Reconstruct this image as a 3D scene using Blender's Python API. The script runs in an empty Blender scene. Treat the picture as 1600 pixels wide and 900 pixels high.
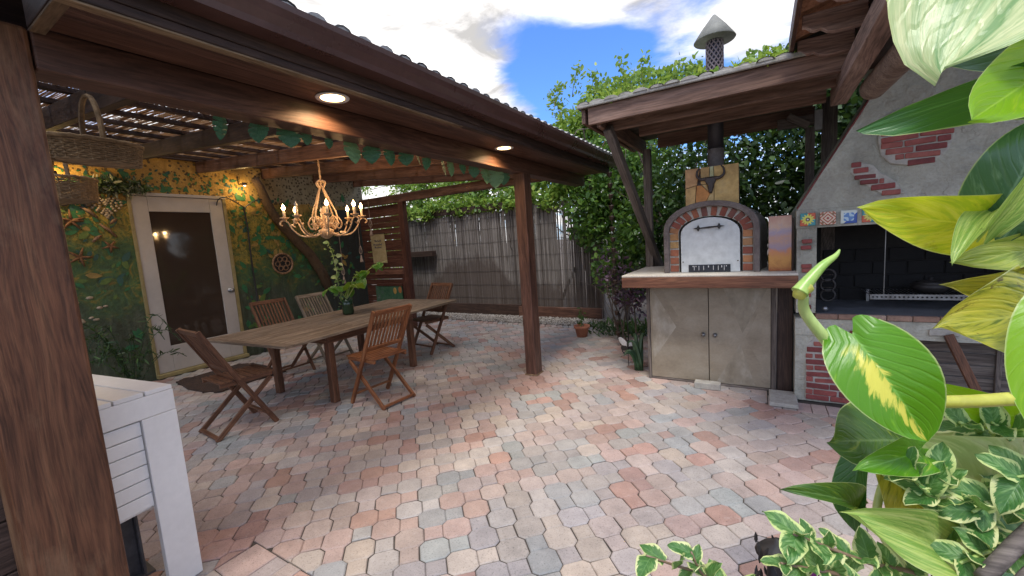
import bpy, bmesh, math, random
import numpy as np
from mathutils import Vector, Matrix, noise
R_ = random.Random(7)
sc = bpy.context.scene
COL = sc.collection

CL_LO, CL_HI, SUN_E, SUN_ANG, EXPO, CANDLE_E = 2.2, 6.2, 1.5, 16.0, 1.08, 1.9   # cloud brightness range, sun, exposure, bulbs
# ------------------------------------------------------------------ camera
CAM = Vector((0, 0, 1.5)); FPX = 645.0
CR = Matrix(((0.8551, 0.0010, -0.5185), (0.5139, -0.1321, 0.8476), (-0.0676, -0.9912, -0.1135)))
def orth(m):
    a = Vector([m[i][2] for i in range(3)]).normalized()
    b = Vector([m[i][0] for i in range(3)]); b = (b - a * b.dot(a)).normalized()
    c = a.cross(b)
    return Matrix(((b[0], c[0], a[0]), (b[1], c[1], a[1]), (b[2], c[2], a[2])))
CR = orth(CR)
cd = bpy.data.cameras.new('camera'); cam = bpy.data.objects.new('camera', cd); COL.objects.link(cam)
cd.sensor_width = 36; cd.lens = FPX / 1600 * 36; cd.clip_start = 0.02; cd.clip_end = 2000
cam.matrix_world = Matrix.Translation(CAM) @ Matrix(((CR[0][0], -CR[0][1], -CR[0][2]), (CR[1][0], -CR[1][1], -CR[1][2]), (CR[2][0], -CR[2][1], -CR[2][2]))).to_4x4()
sc.camera = cam
def ray(px, py): return CR @ Vector((px - 800, py - 450, FPX))
def at(px, py, d): return CAM + ray(px, py) * (d / FPX)          # point of the place seen at that pixel, d metres deep
def onz(px, py, z):
    r = ray(px, py); return CAM + r * ((z - CAM.z) / r.z)

# ------------------------------------------------------------------ light
SUN_EL, SUN_AZ = math.radians(66), math.radians(158)              # azimuth from +Y towards +X
w = bpy.data.worlds.new('World'); sc.world = w; w.use_nodes = True
nt = w.node_tree; nt.nodes.clear()
def wn(t, **k):
    n = nt.nodes.new(t)
    for a, b in k.items():
        if a in n.inputs: n.inputs[a].default_value = b
        else: setattr(n, a, b)
    return n
sky = wn('ShaderNodeTexSky', sky_type='NISHITA', sun_disc=False, sun_elevation=SUN_EL, sun_rotation=SUN_AZ % (2 * math.pi))
tc = wn('ShaderNodeTexCoord'); L = nt.links.new
sep = wn('ShaderNodeSeparateXYZ'); L(tc.outputs['Generated'], sep.inputs[0])
mz = wn('ShaderNodeMath', operation='MAXIMUM'); L(sep.outputs[2], mz.inputs[0]); mz.inputs[1].default_value = 0.05
dv = wn('ShaderNodeVectorMath', operation='DIVIDE'); L(tc.outputs['Generated'], dv.inputs[0])
cb = wn('ShaderNodeCombineXYZ'); [L(mz.outputs[0], cb.inputs[i]) for i in range(3)]; L(cb.outputs[0], dv.inputs[1])
n1 = wn('ShaderNodeTexNoise', Scale=1.3, Detail=9.0, Roughness=0.58, Distortion=0.35); L(dv.outputs[0], n1.inputs['Vector'])
def bump_dir(px, py, rad):
    d = ray(px, py).normalized()
    vd = wn('ShaderNodeVectorMath', operation='DISTANCE'); L(nrm.outputs[0], vd.inputs[0]); vd.inputs[1].default_value = d
    mr = wn('ShaderNodeMapRange', interpolation_type='SMOOTHSTEP'); L(vd.outputs['Value'], mr.inputs[0])
    mr.inputs[1].default_value = 0; mr.inputs[2].default_value = rad; mr.inputs[3].default_value = 1; mr.inputs[4].default_value = 0
    return mr.outputs[0]
nrm = wn('ShaderNodeVectorMath', operation='NORMALIZE'); L(tc.outputs['Generated'], nrm.inputs[0])
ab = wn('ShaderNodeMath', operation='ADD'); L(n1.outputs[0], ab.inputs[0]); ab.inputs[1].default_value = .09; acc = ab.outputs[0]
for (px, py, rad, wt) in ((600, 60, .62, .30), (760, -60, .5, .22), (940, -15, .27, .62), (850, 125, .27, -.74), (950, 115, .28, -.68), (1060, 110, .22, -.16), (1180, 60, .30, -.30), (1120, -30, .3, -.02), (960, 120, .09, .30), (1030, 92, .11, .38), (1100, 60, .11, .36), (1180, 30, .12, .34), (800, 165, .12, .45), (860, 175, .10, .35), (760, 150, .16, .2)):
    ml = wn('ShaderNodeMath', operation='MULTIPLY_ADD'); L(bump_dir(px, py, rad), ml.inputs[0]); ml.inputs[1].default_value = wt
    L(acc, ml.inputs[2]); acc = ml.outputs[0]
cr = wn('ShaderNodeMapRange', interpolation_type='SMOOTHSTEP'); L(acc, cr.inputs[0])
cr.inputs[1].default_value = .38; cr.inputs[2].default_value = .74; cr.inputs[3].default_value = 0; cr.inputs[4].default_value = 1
n2 = wn('ShaderNodeTexNoise', Scale=1.9, Detail=10.0, Roughness=0.62, Distortion=0.6); L(dv.outputs[0], n2.inputs['Vector'])
cc = wn('ShaderNodeMapRange'); L(n2.outputs[0], cc.inputs[0]); cc.inputs[1].default_value = .34; cc.inputs[2].default_value = .64; cc.inputs[3].default_value = CL_LO; cc.inputs[4].default_value = CL_HI
cv = wn('ShaderNodeCombineColor'); L(cc.outputs[0], cv.inputs[0]); wm_ = wn('ShaderNodeMath', operation='MULTIPLY'); L(cc.outputs[0], wm_.inputs[0]); wm_.inputs[1].default_value = .97; L(wm_.outputs[0], cv.inputs[1]); wb_ = wn('ShaderNodeMath', operation='MULTIPLY'); L(cc.outputs[0], wb_.inputs[0]); wb_.inputs[1].default_value = .95; L(wb_.outputs[0], cv.inputs[2])
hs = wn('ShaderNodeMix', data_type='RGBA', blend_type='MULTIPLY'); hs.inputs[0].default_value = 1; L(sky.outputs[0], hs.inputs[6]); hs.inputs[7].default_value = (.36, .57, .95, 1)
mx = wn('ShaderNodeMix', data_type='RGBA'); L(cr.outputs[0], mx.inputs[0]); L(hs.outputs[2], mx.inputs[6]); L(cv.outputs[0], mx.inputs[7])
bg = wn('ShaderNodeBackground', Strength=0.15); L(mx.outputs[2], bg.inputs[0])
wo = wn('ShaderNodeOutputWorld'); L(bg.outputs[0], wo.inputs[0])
sd = bpy.data.lights.new('sun', 'SUN'); sd.energy = SUN_E; sd.angle = math.radians(SUN_ANG); sd.color = (1, .95, .87)
so = bpy.data.objects.new('sun', sd); COL.objects.link(so); so.location = (0, 0, 20)
sdir = Vector((math.sin(SUN_AZ) * math.cos(SUN_EL), math.cos(SUN_AZ) * math.cos(SUN_EL), math.sin(SUN_EL)))
so.rotation_euler = sdir.to_track_quat('Z', 'Y').to_euler()
sc.view_settings.view_transform = 'Standard'; sc.view_settings.look = 'None'; sc.view_settings.gamma = 1
sc.view_settings.exposure = EXPO
sc.cycles.max_bounces = 8; sc.cycles.transparent_max_bounces = 8

# ------------------------------------------------------------------ mesh helpers
class MB:
    def __init__(s): s.v = []; s.f = []; s.uv = None
    def add(s, vs, fs):
        o = len(s.v); s.v += [Vector(v) for v in vs]; s.f += [tuple(i + o for i in f) for f in fs]; return s
    def box(s, x0, x1, y0, y1, z0, z1, M=None):
        vs = [Vector((x, y, z)) for z in (z0, z1) for y in (y0, y1) for x in (x0, x1)]
        if M: vs = [M @ v for v in vs]
        return s.add(vs, [(0, 2, 3, 1), (4, 5, 7, 6), (0, 1, 5, 4), (2, 6, 7, 3), (0, 4, 6, 2), (1, 3, 7, 5)])
    def bar(s, p0, p1, w, h, up=(0, 0, 1)):
        return s.box(0, (Vector(p1) - Vector(p0)).length, -w / 2, w / 2, -h / 2, h / 2, frame(p0, p1, up))
    def prism(s, pts, M, d0, d1, inset=0, dz=0):
        n = len(pts); c = sum((Vector((p[0], p[1])) for p in pts), Vector((0, 0))) / n
        rings = [[(p[0], p[1], d0) for p in pts]]
        if inset:
            rings.append([(p[0], p[1], d1 - dz) for p in pts])
            r = []
            for p in pts:
                q = Vector((p[0], p[1])) - c; q = c + q * (1 - inset / max(q.length, 1e-6)); r.append((q[0], q[1], d1))
            rings.append(r)
        else: rings.append([(p[0], p[1], d1) for p in pts])
        o = len(s.v)
        for r in rings: s.v += [M @ Vector(p) for p in r]
        for k in range(len(rings) - 1):
            for i in range(n): s.f.append((o + k * n + i, o + k * n + (i + 1) % n, o + (k + 1) * n + (i + 1) % n, o + (k + 1) * n + i))
        s.f.append(tuple(o + i for i in reversed(range(n)))); s.f.append(tuple(o + (len(rings) - 1) * n + i for i in range(n)))
        return s
    def tube(s, pts, r, n=8, cap=True, closed=False, flat=1.0):
        pts = [Vector(p) for p in pts]; m = len(pts); o = len(s.v)
        rs = r if isinstance(r, (list, tuple)) else [r] * m
        up = Vector((0.13, 0.21, 1)).normalized(); prev = None
        for i, p in enumerate(pts):
            t = (pts[(i + 1) % m] - pts[i - 1]) if closed else (pts[min(i + 1, m - 1)] - pts[max(i - 1, 0)])
            t.normalize()
            a = prev if prev is not None else (up if abs(t.dot(up)) < .95 else Vector((1, 0, 0)))
            a = (a - t * a.dot(t)).normalized(); prev = a; b = t.cross(a)
            for k in range(n):
                g = 2 * math.pi * k / n; s.v.append(p + (a * math.cos(g) + b * math.sin(g) * flat) * rs[i])
        for i in range(m if closed else m - 1):
            j = (i + 1) % m
            for k in range(n): s.f.append((o + i * n + k, o + i * n + (k + 1) % n, o + j * n + (k + 1) % n, o + j * n + k))
        if cap and not closed:
            s.f.append(tuple(o + k for k in reversed(range(n)))); s.f.append(tuple(o + (m - 1) * n + k for k in range(n)))
        return s
    def lathe(s, prof, c, n=20, M=None, sx=1, sy=1):
        o = len(s.v); c = Vector(c)
        for r, z in prof:
            for k in range(n):
                g = 2 * math.pi * k / n; p = Vector((r * math.cos(g) * sx, r * math.sin(g) * sy, z)); s.v.append(c + (M @ p if M else p))
        for i in range(len(prof) - 1):
            for k in range(n): s.f.append((o + i * n + k, o + i * n + (k + 1) % n, o + (i + 1) * n + (k + 1) % n, o + (i + 1) * n + k))
        if prof[0] != prof[-1] and prof[0][0] > 1e-4: s.f.append(tuple(o + k for k in reversed(range(n))))
        if prof[0] != prof[-1] and prof[-1][0] > 1e-4: s.f.append(tuple(o + (len(prof) - 1) * n + k for k in range(n)))
        return s
    def ball(s, c, rx, ry=None, rz=None, n=10, M=None):
        ry = ry or rx; rz = rz or rx; m = max(4, n // 2); o = len(s.v); c = Vector(c)
        for i in range(m + 1):
            a = math.pi * i / m
            for k in range(n):
                g = 2 * math.pi * k / n; p = Vector((rx * math.sin(a) * math.cos(g), ry * math.sin(a) * math.sin(g), -rz * math.cos(a)))
                s.v.append(c + (M @ p if M else p))
        for i in range(m):
            for k in range(n): s.f.append((o + i * n + k, o + i * n + (k + 1) % n, o + (i + 1) * n + (k + 1) % n, o + (i + 1) * n + k))
        return s
    def grid(s, fn, nu, nv):
        o = len(s.v); s.v += [Vector(fn(i / nu, j / nv)) for i in range(nu + 1) for j in range(nv + 1)]
        for i in range(nu):
            for j in range(nv): a = o + i * (nv + 1) + j; s.f.append((a, a + 1, a + nv + 2, a + nv + 1))
        return s
def frame(p0, p1, up=(0, 0, 1)):
    p0 = Vector(p0); x = (Vector(p1) - p0).normalized(); u = Vector(up)
    if abs(x.dot(u)) > .99: u = Vector((0, 1, 0))
    z = (u - x * u.dot(x)).normalized(); y = z.cross(x)
    return Matrix.Translation(p0) @ Matrix((x, y, z)).transposed().to_4x4()
PM = {}
def mesh_of(name, mb, m, smooth=False):
    me = bpy.data.meshes.new(name); me.from_pydata([tuple(v) for v in mb.v], [], mb.f)
    if m: me.materials.append(m)
    if smooth: me.polygons.foreach_set('use_smooth', [True] * len(me.polygons))
    if mb.uv:
        uvl = me.uv_layers.new(name='UVMap'); li = [l.vertex_index for l in me.loops]
        uvl.data.foreach_set('uv', [c for i in li for c in mb.uv[i]])
    me.update(); return me
def link(name, me, M, parent=None, color=None, bevel=0, seg=2):
    o = bpy.data.objects.new(name, me); COL.objects.link(o)
    if parent is not None: o.parent = parent; M = PM[parent.name].inverted() @ M
    o.matrix_basis = M
    PM[o.name] = (PM[parent.name] @ M) if parent is not None else M.copy()
    if color: o.color = (*color[:3], 1)
    if bevel:
        b = o.modifiers.new('Bevel', 'BEVEL'); b.width = bevel; b.segments = seg; b.limit_method = 'ANGLE'
    return o
def put(name, mb, m, parent=None, smooth=False, bevel=0, color=None, label=None, seg=2):
    """mesh given in world coordinates"""
    if parent is None:
        xs = [v.x for v in mb.v]; ys = [v.y for v in mb.v]
        M = Matrix.Translation(((min(xs) + max(xs)) / 2, (min(ys) + max(ys)) / 2, min(v.z for v in mb.v)))
    else: M = PM[parent.name]
    Mi = M.inverted(); mb.v = [Mi @ v for v in mb.v]
    o = link(name, mesh_of(name, mb, m, smooth), M, parent, color, bevel, seg)
    if label: o['label'] = label
    return o
def beam(name, p0, p1, wd, ht, m, parent=None, up=(0, 0, 1), bevel=.004, color=None, label=None):
    """a length of wood of its own: local x runs along the grain"""
    ln = (Vector(p1) - Vector(p0)).length
    mb = MB().box(0, ln, -wd / 2, wd / 2, -ht / 2, ht / 2)
    o = link(name, mesh_of(name, mb, m), frame(p0, p1, up), parent, color, bevel)
    if label: o['label'] = label
    return o
def bbeam(name, x0, x1, y0, y1, z0, z1, m, parent=None, bevel=.004, color=None):
    d = [x1 - x0, y1 - y0, z1 - z0]; k = d.index(max(d)); c = [(x0 + x1) / 2, (y0 + y1) / 2, (z0 + z1) / 2]
    a = list(c); b = list(c); a[k] -= d[k] / 2; b[k] += d[k] / 2
    if k == 0: return beam(name, a, b, d[1], d[2], m, parent, bevel=bevel, color=color)
    if k == 1: return beam(name, a, b, d[0], d[2], m, parent, bevel=bevel, color=color)
    return beam(name, a, b, d[0], d[1], m, parent, up=(0, 1, 0), bevel=bevel, color=color)
def thing(name, label, cat, loc=(0, 0, 0), rz=0, group=None):
    o = bpy.data.objects.new(name, None); COL.objects.link(o); M = Matrix.Translation(Vector(loc)) @ Matrix.Rotation(rz, 4, 'Z')
    o.matrix_basis = M; PM[o.name] = M; o.empty_display_size = .1
    return tag(o, label, cat, group)
def tag(o, label, cat, group=None):
    o['label'] = label; o['category'] = cat
    if group: o['group'] = group
    return o
def kind(o, k): o['kind'] = k; return o
def leaves(name, P, D, size, m, parent=None, asp=.5, up=.35, seed=1, fold=.25):
    """many small folded leaves as one mesh; P numpy Nx3 world points"""
    rg = np.random.RandomState(seed); n = len(P)
    a = rg.normal(size=(n, 3)); 
    if D is not None: a = a * .7 + D
    a /= np.linalg.norm(a, axis=1)[:, None]
    nr = rg.normal(size=(n, 3)); nr[:, 2] += up * 3; nr -= a * (nr * a).sum(1)[:, None]; nr /= np.linalg.norm(nr, axis=1)[:, None]
    b = np.cross(a, nr); s = size * (.45 + 1.15 * rg.rand(n) ** 1.4)[:, None]
    v = np.empty((n, 6, 3)); wd = asp * s / 2
    v[:, 0] = P; v[:, 1] = P + a * s * .35 + b * wd + nr * wd * fold; v[:, 2] = P + a * s * .75 + b * wd * .75 + nr * wd * fold * .6
    v[:, 3] = P + a * s; v[:, 4] = P + a * s * .75 - b * wd * .75 + nr * wd * fold * .6; v[:, 5] = P + a * s * .35 - b * wd + nr * wd * fold
    M = PM[parent.name] if parent is not None else Matrix.Identity(4)
    if parent is not None:
        Mi = np.array(M.inverted()); v = v.reshape(-1, 3) @ Mi[:3, :3].T + Mi[:3, 3]
    v = v.reshape(-1, 3)
    me = bpy.data.meshes.new(name); me.vertices.add(n * 6); me.vertices.foreach_set('co', v.ravel())
    idx = (np.arange(n)[:, None] * 6 + np.array([0, 1, 2, 3, 0, 3, 4, 5])).ravel()
    me.loops.add(n * 8); me.loops.foreach_set('vertex_index', idx); me.polygons.add(n * 2)
    me.polygons.foreach_set('loop_start', np.arange(n * 2) * 4)
    try: me.polygons.foreach_set('loop_total', np.full(n * 2, 4))
    except Exception: pass
    me.materials.append(m); me.update(calc_edges=True); me.validate()
    return link(name, me, M, parent)

# ------------------------------------------------------------------ materials
class MT:
    def __init__(s, name, rough=.7, metal=0, spec=.5):
        s.m = bpy.data.materials.new(name); s.m.use_nodes = True; s.t = s.m.node_tree; s.b = s.t.nodes['Principled BSDF']; s.out = s.t.nodes['Material Output']
        s.b.inputs['Roughness'].default_value = rough; s.b.inputs['Metallic'].default_value = metal; s.b.inputs['Specular IOR Level'].default_value = spec
    def n(s, t, *ins, **k):
        n = s.t.nodes.new('ShaderNode' + t)
        for a, b in k.items():
            if a in n.inputs: n.inputs[a].default_value = b
            else: setattr(n, a, b)
        for i, x in enumerate(ins):
            if x is None: continue
            if hasattr(x, 'links'): s.t.links.new(x, n.inputs[i])
            else: n.inputs[i].default_value = x
        return n
    def l(s, a, b): s.t.links.new(a, b)
    def coord(s, stretch=(1, 1, 1), rnd=True, src='Object', sub=None):
        if src == 'World': v = s.n('NewGeometry').outputs['Position']
        else: v = s.n('TexCoord').outputs[src]
        if rnd and src != 'World':
            r = s.n('ObjectInfo').outputs['Random']; q = s.n('Math', r, 37.0, operation='MULTIPLY').outputs[0]
            v = s.n('VectorMath', v, s.n('CombineXYZ', q, q, q).outputs[0], operation='ADD').outputs[0]
        return s.n('VectorMath', v, stretch, operation='MULTIPLY').outputs[0]
    def noise(s, v, scale, detail=5, rough=.6, dist=0): return s.n('TexNoise', v, Scale=scale, Detail=detail, Roughness=rough, Distortion=dist).outputs[0]
    def vor(s, v, scale, feature='F1', out='Distance', rnd=1.0): return s.n('TexVoronoi', v, Scale=scale, feature=feature, Randomness=rnd).outputs[out]
    def ramp(s, f, stops, interp='LINEAR'):
        n = s.n('ValToRGB', f); r = n.color_ramp; r.interpolation = interp
        while len(r.elements) > len(stops): r.elements.remove(r.elements[-1])
        while len(r.elements) < len(stops): r.elements.new(.5)
        for e, (p, c) in zip(r.elements, stops): e.position = p; e.color = (*c, 1) if not isinstance(c, (int, float)) else (c, c, c, 1)
        return n.outputs[0]
    def mix(s, f, a, b, bt='MIX'):
        n = s.n('Mix', data_type='RGBA', blend_type=bt)
        for i, x in ((0, f), (6, a), (7, b)):
            if hasattr(x, 'links'): s.l(x, n.inputs[i])
            elif isinstance(x, (int, float)): n.inputs[i].default_value = x if i == 0 else (x, x, x, 1)
            else: n.inputs[i].default_value = (*x[:3], 1)
        return n.outputs[2]
    def math(s, op, a, b=None, c=None): return s.n('Math', a, b, c, operation=op).outputs[0]
    def base(s, c):
        if hasattr(c, 'links'): s.l(c, s.b.inputs['Base Color'])
        else: s.b.inputs['Base Color'].default_value = (*c, 1)
        return s
    def bump(s, h, st=.3, dist=.01, prev=None):
        n = s.n('Bump', Strength=st, Distance=dist); s.l(h, n.inputs['Height'])
        if prev is not None: s.l(prev, n.inputs['Normal'])
        s.l(n.outputs[0], s.b.inputs['Normal']); return n.outputs[0]
    def translucent(s, col, f):
        tr = s.n('BsdfTranslucent'); 
        if hasattr(col, 'links'): s.l(col, tr.inputs[0])
        else: tr.inputs[0].default_value = (*col, 1)
        mx = s.n('MixShader', f); s.l(s.b.outputs[0], mx.inputs[1]); s.l(tr.outputs[0], mx.inputs[2]); s.l(mx.outputs[0], s.out.inputs[0])
def simple(name, c1, c2, scale=6, rough=.7, bump=.25, bd=.004, stretch=(1, 1, 1), metal=0, spec=.5, fine=60, c3=None, objcol=False, src='Object', fw=.35):
    t = MT(name, rough, metal, spec); v = t.coord(stretch, src=src); a = t.noise(v, scale, 7, .62)
    col = t.ramp(a, [(.3, c1), (.7, c2)] if c3 is None else [(.25, c1), (.5, c2), (.78, c3)])
    f = t.noise(v, fine, 3)
    col = t.mix(fw, col, t.ramp(f, [(.3, .35), (.7, 1.0)]), 'MULTIPLY') if fine else col
    if objcol: col = t.mix(1.0, col, t.n('ObjectInfo').outputs['Color'], 'MULTIPLY')
    t.base(col); t.bump(f, bump, bd)
    rr = t.math('MULTIPLY_ADD', a, .3, rough - .15); t.l(rr, t.b.inputs['Roughness'])
    return t.m
def wood(name, dark, mid, light, rough=.6, grain=14, bump=.5, patch=None, spec=.35, knots=False):
    t = MT(name, rough, spec=spec); v = t.coord((.055, 1, 1))
    v0 = t.coord((1, 1, 1))
    wob = t.math('MULTIPLY', t.noise(t.coord((.18, 1.0, 1.0)), 1.6, 3), .4)
    gv = t.n('VectorMath', v, t.n('CombineXYZ', 0.0, wob, wob).outputs[0], operation='ADD').outputs[0]
    if knots:
        gv = t.n('VectorMath', gv, t.n('CombineXYZ', 0.0, t.math('MULTIPLY', t.ramp(t.vor(t.coord((.55, 1.5, 1.5)), 1.3), [(0.0, 1.0), (.12, .35), (.3, 0.0)]), .22), 0.0).outputs[0], operation='ADD').outputs[0]
    g = t.noise(gv, grain, 8, .7); f = t.noise(gv, grain * 7, 4, .6)
    col = t.ramp(g, [(.28, dark), (.5, mid), (.74, light)])
    col = t.mix(.8, col, t.ramp(f, [(.36, .42), (.60, 1.08)]), 'MULTIPLY')
    b = t.noise(t.coord((.6, 1.4, 1.4)), 2.6, 6, .7)
    if patch: col = t.mix(t.ramp(b, [(.5, 0.0), (.68, .75)]), col, patch)
    col = t.mix(.45, col, t.ramp(t.noise(v0, 1.7, 5), [(.3, .55), (.65, 1.0)]), 'MULTIPLY')
    t.base(col); t.bump(t.math('ADD', g, t.math('MULTIPLY', f, .5)), bump, .004)
    return t.m
# ------------------------------------------------------------------ palette
W_RED = wood('stained_redwood', (.048, .023, .015), (.13, .062, .041), (.24, .13, .088), rough=.5, grain=12)
W_POST = wood('knotty_stained_post', (.05, .020, .010), (.14, .056, .027), (.25, .118, .058), rough=.55, grain=16, bump=.8, patch=(.27, .16, .09), knots=True)
W_DARK = wood('dark_stained_timber', (.024, .013, .009), (.058, .033, .024), (.11, .066, .048), rough=.6)
W_BARE = wood('bare_worn_wood', (.10, .06, .035), (.24, .16, .09), (.38, .28, .17), rough=.75)
W_TEAK = wood('oiled_teak', (.12, .04, .015), (.27, .10, .04), (.42, .19, .08), rough=.45, grain=22, bump=.3)
W_TEAKD = wood('dull_brown_teak', (.07, .028, .014), (.16, .07, .036), (.26, .13, .07), rough=.6, grain=22, bump=.3)
W_GREYT = wood('silvered_teak', (.10, .075, .055), (.23, .18, .13), (.36, .30, .23), rough=.75, grain=20, bump=.4)
W_TABLE = wood('weathered_table_top', (.10, .065, .042), (.24, .175, .12), (.38, .30, .215), rough=.75, grain=18, bump=.35)
W_CEDAR = wood('cedar_fascia', (.12, .045, .026), (.26, .115, .07), (.38, .2, .13), rough=.7, grain=12)
W_GREY = wood('grey_driftwood', (.07, .058, .05), (.17, .14, .12), (.3, .26, .22), rough=.85, grain=14)
GUT = simple('brown_gutter_paint', (.055, .024, .02), (.085, .038, .03), 3, .32, .05, .001, fine=30)
t = MT('cream_stucco', .88, spec=.25); v = t.coord(src='World'); a = t.noise(v, 2.4, 8, .68); b = t.noise(v, 9, 6, .65, 1.8); s = t.noise(v, .9, 7, .7, .5)
c = t.ramp(a, [(.3, (.36, .355, .295)), (.55, (.48, .475, .40)), (.75, (.56, .55, .48))]); c = t.mix(t.math('MULTIPLY', t.ramp(s, [(.46, 0.0), (.64, 1.0)]), .6), c, (.19, .18, .15))
cd_ = t.n('TexVoronoi', t.n('VectorMath', v, t.n('TexNoise', v, Scale=5.0, Detail=4.0).outputs[1], operation='ADD').outputs[0], Scale=1.7, feature='DISTANCE_TO_EDGE').outputs['Distance']; ck = t.math('MULTIPLY', t.ramp(cd_, [(.004, 1.0), (.012, 0.0)]), t.ramp(a, [(.52, 0.0), (.62, .35)]))
c = t.mix(ck, c, (.10, .095, .08)); c = t.mix(.3, c, t.ramp(t.noise(v, 60, 3), [(.3, .5), (.6, 1.0)]), 'MULTIPLY'); t.base(c)
t.bump(t.math('SUBTRACT', t.math('ADD', b, t.math('MULTIPLY', t.noise(v, 38, 4), .25)), t.math('MULTIPLY', ck, .6)), .9, .022); STUCCO = t.m
MORT = simple('pale_mortar', (.33, .31, .27), (.48, .46, .40), 14, .9, .8, .006, fine=50)
BRICK = simple('brick_piece', (.55, .55, .55), (1.0, 1.0, 1.0), 9, .88, .7, .004, fine=70, objcol=True)
PAINTBR = simple('painted_red_brick', (.24, .05, .042), (.40, .10, .085), 12, .75, .6, .004, fine=50, objcol=True)
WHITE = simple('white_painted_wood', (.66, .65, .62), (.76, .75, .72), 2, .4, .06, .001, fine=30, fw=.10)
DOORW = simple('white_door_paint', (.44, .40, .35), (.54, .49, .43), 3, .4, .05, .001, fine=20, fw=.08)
IRON = simple('black_iron', (.012, .011, .011), (.035, .03, .028), 20, .55, .2, .001)
RUST = simple('dark_bronze_metal', (.035, .022, .016), (.09, .055, .038), 25, .5, .3, .001)
TERRA = simple('terracotta', (.36, .12, .06), (.5, .2, .11), 12, .8, .3, .002)
CREAMMET = simple('cream_distressed_metal', (.34, .18, .09), (.58, .39, .23), 30, .5, .3, .001, c3=(.70, .54, .36))
CONC = simple('cream_concrete_top', (.58, .53, .44), (.72, .67, .57), 5, .8, .3, .002)
SOOT = simple('sooty_firebrick', (.012, .011, .010), (.035, .032, .030), 6, .9, .4, .004)
STEEL = simple('worn_steel', (.22, .22, .22), (.42, .42, .42), 12, .35, .1, .001, metal=.8)
REED = simple('split_reed', (.16, .115, .09), (.33, .265, .21), 30, .85, .3, .002, stretch=(1, 1, .15), c3=(.45, .38, .31))
t = MT('roof_reed', .85, spec=.2); c = t.ramp(t.n('NewGeometry').outputs['Random Per Island'], [(0, (.24, .14, .08)), (.5, (.48, .33, .20)), (1, (.70, .56, .40))]); t.base(c); t.translucent(c, .5); RREED = t.m
WICK = simple('wicker', (.16, .10, .05), (.40, .28, .16), 26, .8, .5, .003)
TILE = simple('mossy_roof_tile', (.22, .2, .17), (.42, .4, .36), 9, .9, .6, .005, c3=(.16, .17, .10))
TILEW = simple('pale_concrete_tile', (.40, .40, .37), (.62, .61, .57), 9, .85, .5, .004)
def emis(name, c, s):
    t = MT(name); t.b.inputs['Emission Color'].default_value = (*c, 1); t.b.inputs['Emission Strength'].default_value = s; t.base((.8, .7, .5)); return t.m
def greens(name, stops, rough=.45, tr=.3, trc=(.25, .45, .05)):
    t = MT(name, rough, spec=.4); r = t.n('NewGeometry').outputs['Random Per Island']
    c = t.ramp(r, stops); t.base(c); t.translucent(t.mix(.5, c, trc), tr); return t.m
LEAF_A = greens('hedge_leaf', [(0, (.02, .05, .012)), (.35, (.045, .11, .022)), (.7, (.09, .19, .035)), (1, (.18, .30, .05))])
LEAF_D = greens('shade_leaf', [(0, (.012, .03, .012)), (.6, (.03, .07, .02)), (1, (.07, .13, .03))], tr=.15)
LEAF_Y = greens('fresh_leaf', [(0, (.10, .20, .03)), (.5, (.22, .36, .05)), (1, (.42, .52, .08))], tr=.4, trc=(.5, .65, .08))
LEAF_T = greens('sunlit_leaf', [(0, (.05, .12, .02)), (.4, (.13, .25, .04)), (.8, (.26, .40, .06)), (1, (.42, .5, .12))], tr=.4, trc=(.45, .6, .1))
BARK = simple('bark', (.07, .05, .038), (.17, .13, .10), 9, .9, .9, .012, stretch=(1, 1, .3), fine=30)

# ------------------------------------------------------------------ ground and patio
soil = simple('dark_soil', (.06, .045, .032), (.13, .10, .07), 5, .95, .8, .01, src='Object')
g = MB().add([(-300, -300, -.05), (300, -300, -.05), (300, 300, -.05), (-300, 300, -.05)], [(0, 1, 2, 3)])
kind(put('ground', g, soil), 'structure')
JOINT = simple('joint_sand', (.035, .03, .025), (.085, .07, .058), 20, .95, .5, .003)
patio = kind(put('patio', MB().box(-6.86, 2.6, -.6, 6.42, -.04, -.009), JOINT), 'structure')
def paver_mat(name, attr):
    t = MT(name, .82, spec=.3); v = t.coord(src='World')
    c = t.n('VertexColor', layer_name='col').outputs[0] if attr else t.n('ObjectInfo').outputs['Color']
    a = t.noise(v, 7, 8, .7); s = t.noise(v, 120, 3, .8); big = t.noise(v, 1.1, 6, .6)
    c = t.mix(1.0, c, t.ramp(a, [(.3, (.74, .73, .73)), (.7, (1.12, 1.1, 1.08))]), 'MULTIPLY')
    c = t.mix(1.0, c, t.ramp(s, [(.28, .42), (.46, 1.0)]), 'MULTIPLY')
    c = t.mix(t.math('MULTIPLY', t.ramp(big, [(.42, 0.0), (.7, 1.0)]), .30), c, (.40, .34, .30))
    hz = t.noise(v, 23, 6, .75); c = t.mix(t.math('MULTIPLY', t.ramp(hz, [(.55, 0.0), (.75, 1.0)]), .35), c, (.52, .49, .46))
    t.base(c); b1 = t.bump(t.noise(v, 45, 5, .7), .35, .004); t.bump(t.noise(v, 9, 3), .25, .006, prev=b1)
    t.l(t.math('MULTIPLY_ADD', a, .25, .66), t.b.inputs['Roughness']); return t.m
PAV = paver_mat('tumbled_paver', False); PAVC = paver_mat('tumbled_paver_far', True)
PAL = [((.52, .37, .32), 5), ((.50, .41, .37), 7), ((.46, .43, .40), 6), ((.37, .385, .38), 3.6), ((.48, .28, .22), 3), ((.53, .46, .39), 5), ((.44, .41, .41), 3), ((.38, .41, .39), 1.6), ((.42, .24, .195), 1.0)]
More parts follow.
